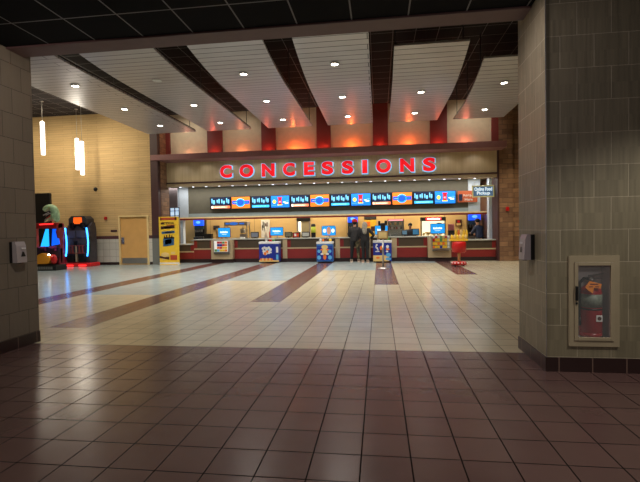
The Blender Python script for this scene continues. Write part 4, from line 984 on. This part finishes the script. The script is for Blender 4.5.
# ------------------------------------------------------------------ people
def person(name, label, loc, yaw, h, skin_m, top_m, leg_ms, shoe_m, hair, arms, top_long=.0, lean=0., stance=.1):
    s = h/1.75; ca, sa = math.cos(yaw), math.sin(yaw)
    root = thing(name, label, 'person', loc)
    def P(v):
        x, y, z = v; y = y+lean*max(0, z-.95)
        x, y, z = x*s, y*s, z*s
        return (loc[0]+x*ca-y*sa, loc[1]+x*sa+y*ca, loc[2]+z)
    # local frame: +y is the way the person faces
    V, E, R_ = [], [], []
    def add(v, r, prev=None):
        V.append(P(v)); R_.append(r*s if not isinstance(r, tuple) else (r[0]*s, r[1]*s)); i = len(V)-1
        if prev is not None: E.append((prev, i))
        return i
    pel = add((0,0,.95), (.15,.105)); ab = add((0,0,1.1), (.13,.095), pel); ch = add((0,.005,1.3), (.15,.105), ab)
    nk0 = add((0,-.01,1.44), (.075,.065), ch); nk = add((0,.0,1.50), (.052,.052), nk0); h0 = add((0,.012,1.58), (.07,.082), nk); h1 = add((0,.012,1.67), (.078,.094), h0); h2 = add((0,.0,1.735), (.05,.06), h1)
    ns = add((0,.118,1.60), .012, h0)
    for sd in (-1, 1): add((sd*.086,.0,1.615), .014, h1)
    hands = []
    for sd in (-1, 1):
        hp = add((sd*.1,0,.9), .092, pel); kn = add((sd*(stance+.0),.012,.50), .06, hp); an = add((sd*(stance+.02),-.01,.09), .037, kn); add((sd*(stance+.04),.13,.035), .032, an)
        el, wr = arms[sd]
        sh = add((sd*.17,-.005,1.39), .062, ch); e_ = add(el, .045, sh); w_ = add(wr, .029, e_)
        d = (Vector(wr)-Vector(el)).normalized(); hands.append((sd, wr, d, w_))
    for sd, wr, d, w_ in hands:
        wv = Vector(wr); lat = Vector((0,1,0)) if abs(d.z) > .6 else Vector((0,0,1)); lat = (lat-d*lat.dot(d)).normalized(); nrm = d.cross(lat)*sd
        pm = add(tuple(wv+d*.05), (.026,.026), w_)
        for q, L in zip((-.03,-.01,.01,.03), (.06,.075,.072,.064)):
            a = add(tuple(wv+d*.085+lat*(-q)), .0105, pm); b_ = add(tuple(wv+d*(.085+L*.55)+lat*(-q*1.1)+nrm*-.008), .009, a); add(tuple(wv+d*(.085+L*.95)+lat*(-q*1.1)+nrm*-.024), .008, b_)
        a = add(tuple(wv+d*.035+lat*.034), .011, pm); add(tuple(wv+d*.075+lat*.055+nrm*-.012), .0095, a)
    body = add_mesh('body', skin_mesh(V, E, R_, 1), skin_m, root)
    for sd in (-1, 1):
        g = MB(); g.ell(P((sd*.032,.098,1.635)), .012*s, .012*s, .009*s, 8, 6); part('eye', g, M_white, root)
    g = MB(); g.ell(P((0,.1,1.545)), .026*s, .012*s, .007*s, 10, 6); part('mouth', g, mat('lip colour', (150,84,76), .5), root)
    # top
    V, E, R_ = [], [], []
    lo = .86-top_long
    a0 = add((0,0,lo), (.215,.15)); a1 = add((0,0,1.0), (.205,.145), a0); a2 = add((0,0,1.15), (.2,.145), a1); a3 = add((0,0,1.32), (.205,.145), a2); a4 = add((0,-.01,1.44), (.1,.08), a3); add((0,-.01,1.49), (.075,.07), a4)
    for sd in (-1, 1):
        el, wr = arms[sd]
        sh = add((sd*.175,-.005,1.385), .092, a3); e_ = add(el, .075, sh); wv = Vector(wr); ev = Vector(el); add(tuple(ev.lerp(wv, .93)), .055, e_)
    add_mesh('jacket', skin_mesh(V, E, R_, 1), top_m, root)
    for k_, sd in enumerate((-1, 1)):
        V, E, R_ = [], [], []
        a0 = add((sd*.05,0,1.0), (.12,.12)); a1 = add((sd*.1,0,.86), .112, a0); a2 = add((sd*stance,.012,.5), .078, a1); add((sd*(stance+.02),-.008,.1), .06, a2)
        add_mesh('trouser_leg', skin_mesh(V, E, R_, 1), leg_ms[k_], root)
        V, E, R_ = [], [], []
        a0 = add((sd*(stance+.02),-.05,.055), .056); a1 = add((sd*(stance+.03),.06,.05), .052, a0); add((sd*(stance+.045),.17,.035), .034, a1); a3 = add((sd*(stance+.02),-.02,.1), .045, a0)
        add_mesh('shoe', skin_mesh(V, E, R_, 1), shoe_m, root)
    hair(root, P, s)
    return root
def beanie(root, P, s):
    g = MB(); g.ell(P((0,-.01,1.66)), .104*s, .118*s, .10*s, 18, 10); part('hair', g, mat('dark brown hair', (40,28,22), .8), root)
    g = MB(); c = P((0,-.005,1.70)); g.lathe([(.118,-.03), (.122,-.01), (.118,.03), (.095,.08), (.05,.105), (0.0,.112)], c, 20); part('beanie', g, mat('red knit', (200,24,24), .85), root)
def longhair(root, P, s):
    V = [P((0,.0,1.70)), P((0,-.05,1.64)), P((0,-.10,1.5)), P((.01,-.13,1.34)), P((0,-.13,1.2)), P((-.07,-.09,1.42)), P((.08,-.09,1.42))]
    add_mesh('hair', skin_mesh(V, [(0,1),(1,2),(2,3),(3,4),(2,5),(2,6)], [(.1*s,.11*s), (.112*s,.11*s), (.12*s,.08*s), (.11*s,.06*s), (.07*s,.035*s), .05*s, .05*s], 1), mat('ash blonde hair', (150,144,130), .7, var=.7, scale=14.), root)
def shorthair(root, P, s):
    g = MB(); g.ell(P((0,-.022,1.675)), .102*s, .108*s, .095*s, 18, 10); part('hair', g, mat('black hair', (20,16,16), .6), root)
def cap(root, P, s):
    g = MB(); g.ell(P((0,-.02,1.67)), .10*s, .108*s, .09*s, 18, 10); part('hair', g, mat('black hair', (20,16,16), .6), root)
    g = MB(); g.lathe([(.112,-.02), (.112,.02), (.09,.07), (.04,.09), (0.0,.092)], P((0,-.005,1.69)), 20); a = P((0,.15,1.685)); g.ell(a, .07, .07, .01, 12, 6); part('cap', g, M_black, root)
M_cust1 = mat('charcoal puffer fabric', (44,42,42), .7, var=.7, scale=9.)
M_cust2 = mat('black coat fabric', (24,22,24), .75, var=.3, scale=12.)
M_blkt = mat('black trousers', (20,20,22), .8)
def camo(t_, b_, c_):
    tc = t_.new('ShaderNodeTexCoord'); n = t_.noise(tc.outputs['Object'], 9., 3.)
    r = t_.new('ShaderNodeValToRGB'); r.color_ramp.interpolation = 'CONSTANT'; t_.l.new(n, r.inputs[0])
    r.color_ramp.elements[0].color = (*lin((50,46,34)), 1); r.color_ramp.elements[1].position = .52; r.color_ramp.elements[1].color = (*lin((112,98,70)), 1)
    e_ = r.color_ramp.elements.new(.44); e_.color = (*lin((78,72,46)), 1)
    t_.l.new(r.outputs[0], b_.inputs['Base Color'])
M_camo = mat('camouflage fabric', rough=.8, build=camo)
M_shoe = mat('pale sneaker', (230,206,186), .6)
person('person', 'person in a red beanie and dark puffer jacket, one camouflage trouser leg, from behind', (-1.02, 18.98, 0), 0., 1.80, M_skin, M_cust1, (M_blkt, M_camo), M_shoe, beanie,
       {-1: ((-.26,.02,1.13), (-.16,.2,1.05)), 1: ((.27,.0,1.12), (.22,.16,.97))}, .06, 0., .13)
person('person', 'person with long ash blonde hair and black coat, seen from behind', (-.575, 18.62, 0), -.1, 1.74, M_skin, M_cust2, (M_blkt, M_blkt), M_shoe, longhair,
       {-1: ((-.22,.03,1.12), (-.15,.2,1.02)), 1: ((.38,-.02,1.16), (.2,.1,1.0))}, .06, 0., .08)
person('person', 'employee in a dark shirt and black hair standing between the register monitors', (1.43, 20.75, 0), PI, 1.64, mat('tan skin', (160,112,86), .55), mat('black work shirt', (26,24,28), .7), (M_blkt, M_blkt), M_black, shorthair,
       {-1: ((-.25,.0,1.13), (-.2,.2,1.1)), 1: ((.25,.0,1.13), (.2,.2,1.1))}, 0., 0., .1)
person('person', 'employee in a navy shirt bending toward the right soda fountain', (4.5, 20.7, 0), .5, 1.78, M_skin, mat('navy work shirt', (26,38,66), .7), (M_blkt, M_blkt), M_black, cap,
       {-1: ((-.24,.15,1.15), (-.16,.36,1.12)), 1: ((.24,.13,1.14), (.14,.34,1.08))}, 0., .22, .1)

# ------------------------------------------------------------------ soffit spots in the stand
for i in range(22):
    x = -9.0+i*.62
    g = MB(); g.lathe([(0.0,0), (.036,0), (.045,.015), (.045,.02), (0.0,.02)], (x, 19.38, 3.45), 16)
    tag(g.build('soffit_spotlight', E_lamp if False else em('lit soffit lens', (235,240,255), 2.6)), 'small round spotlight in the soffit behind the sign, one of an even row', 'ceiling light', 'soffit spotlights in a row')

# ------------------------------------------------------------------ lights
def lamp(kind, name, loc, power, col=(1,1,1), size=.1, rot=None, spot=None, sizey=None):
    l = bpy.data.lights.new(name, kind); l.energy = power; l.color = col
    if kind == 'AREA':
        l.size = size
        if sizey: l.shape = 'RECTANGLE'; l.size_y = sizey
    else: l.shadow_soft_size = size
    if kind == 'SPOT': l.spot_size = spot[0]; l.spot_blend = spot[1]
    o = bpy.data.objects.new(name, l); C.objects.link(o); o.location = loc
    if rot: o.rotation_euler = rot
    return o
WARM = (1., .93, .86)
for x, y, z in LIGHTS:
    lamp('SPOT', 'downlight_beam', (x, y, z-.04), 330, WARM, .08, None, (math.radians(128), .7))
lamp('SPOT', 'downlight_beam', (-10.3, 11.5, 6.6), 300, WARM, .08, None, (math.radians(130), .7))
for (x, y, z) in [(-13.25,16.2,5.2), (-12.72,17.5,4.8), (-12.07,16.9,4.5)]:
    lamp('POINT', 'pendant_glow', (x, y-.25, z), 35, (1, .9, .74), .12)
for x in (-15.6, -13.4, -11.2):
    lamp('SPOT', 'wall_wash', (x, 15.6, 6.6), 230, (1, .86, .64), .1, (math.radians(40),0,0), (math.radians(120), 1.))
# red and orange uplights on top of the canopy
for x, p, c in [(-8.45,8,(1,.4,.25)), (-5.97,14,(1,.28,.12)), (-3.6,34,(1,.17,.03)), (-3.2,12,(1,.12,.05)), (-1.1,40,(1,.17,.03)), (1.3,32,(1,.17,.04)), (3.6,14,(1,.2,.12))]:
    lamp('POINT', 'canopy_uplight', (x, 18.95, 4.95), p*.4, c, .06)
for x in (-7.22,-4.76,-2.31,.12,2.53): lamp('POINT', 'canopy_uplight_red', (x, 18.9, 4.95), 6, (1,.12,.06), .06)
# stand interior, plus added spots on the sign fascia and clerestory
for i in range(12): lamp('SPOT', 'sign_fill', (-8.8+i*1.16, 18.5, 4.52), 9, (.95,.88,.9), .04, (math.radians(28),0,0), (math.radians(120), .8))  # added spots brighten the fascia under the canopy, no fixtures there
lamp('AREA', 'soffit_light', (-2.7, 20.0, 3.55), 200, (1,.94,.86), 14.6, (0,0,0), None, .25)
lamp('AREA', 'kitchen_light', (-2.4, 21.7, 3.4), 420, (1,.84,.6), 13., (0,0,0), None, .8)
lamp('AREA', 'head_strip', (-2.4, 21.0, 1.98), 10, (1,.8,.5), 13., (0,0,0), None, .1)
for x, p in [(-8.5,75), (-6.,45), (-3.5,22), (-1.1,22), (1.3,26), (3.8,75)]: lamp('SPOT', 'clerestory_fill', (x, 17.6, 6.5), p, (1,.93,.82), .1, (math.radians(52),0,0), (math.radians(95), .9))  # added unseen spots brighten the cream clerestory panels
lamp('SPOT', 'stone_wash', (5.7, 17.2, 6.2), 480, (1,.85,.6), .08, (math.radians(12),0,0), (math.radians(60), .8))
# dim lobby: one downlight on the right wall, then added fill lamps
lamp('SPOT', 'lobby_spot', (3.1, 2.5, 3.68), 210, (1,.94,.84), .08, None, (math.radians(118), .35))
lamp('SPOT', 'lobby_spot', (-2.2, 3.3, 3.66), 150, (1,.92,.82), .08, (0,math.radians(20),0), (math.radians(168), .3))  # added wide spot to brighten the left pillar side
lamp('SPOT', 'lobby_spot', (.0, 4.3, 3.66), 95, (1,.90,.92), .08, (0,math.radians(-42),0), (math.radians(110), .6))  # added tilted spot to brighten the right pillar's narrow side
lamp('AREA', 'lobby_ambient_fill', (0., -2.4, 3.6), 30, (1,.88,.8), 2.2)  # added ambient fill behind the camera
lamp('POINT', 'lobby_point_fill', (2.2, -1.6, 3.2), 75, (1,.93,.92), .25)  # added fill for the upper front of the right pillar, no globe lamp
w = bpy.data.worlds.new('world'); SC.world = w; w.use_nodes = True
w.node_tree.nodes['Background'].inputs[0].default_value = (.02,.02,.024,1); w.node_tree.nodes['Background'].inputs[1].default_value = .6

# ------------------------------------------------------------------ camera
F_PX = 443.33; ya, pi_, ro = [math.radians(v) for v in (7.57876, -1.48883, -.95615)]
Fv = Vector((-math.sin(ya)*math.cos(pi_), math.cos(ya)*math.cos(pi_), math.sin(pi_)))
Rv = Vector((math.cos(ya), math.sin(ya), 0)); Uv = Rv.cross(Fv)
R2v = math.cos(ro)*Rv+math.sin(ro)*Uv; U2v = -math.sin(ro)*Rv+math.cos(ro)*Uv
cam = bpy.data.cameras.new('camera'); co = bpy.data.objects.new('camera', cam); C.objects.link(co)
cam.sensor_width = 36; cam.lens = 36*F_PX/640; cam.clip_start = .05; cam.clip_end = 100
Mx = Matrix((R2v, U2v, -Fv)).transposed().to_4x4(); Mx.translation = Vector((0,0,1.424)); co.matrix_world = Mx
SC.camera = co
SC.view_settings.view_transform = 'Standard'; SC.view_settings.look = 'None'; SC.view_settings.gamma = 1; SC.view_settings.exposure = 0.; SC.view_settings.use_curve_mapping = False
SC.cycles.max_bounces = 8; SC.cycles.diffuse_bounces = 4; SC.cycles.sample_clamp_indirect = 6.
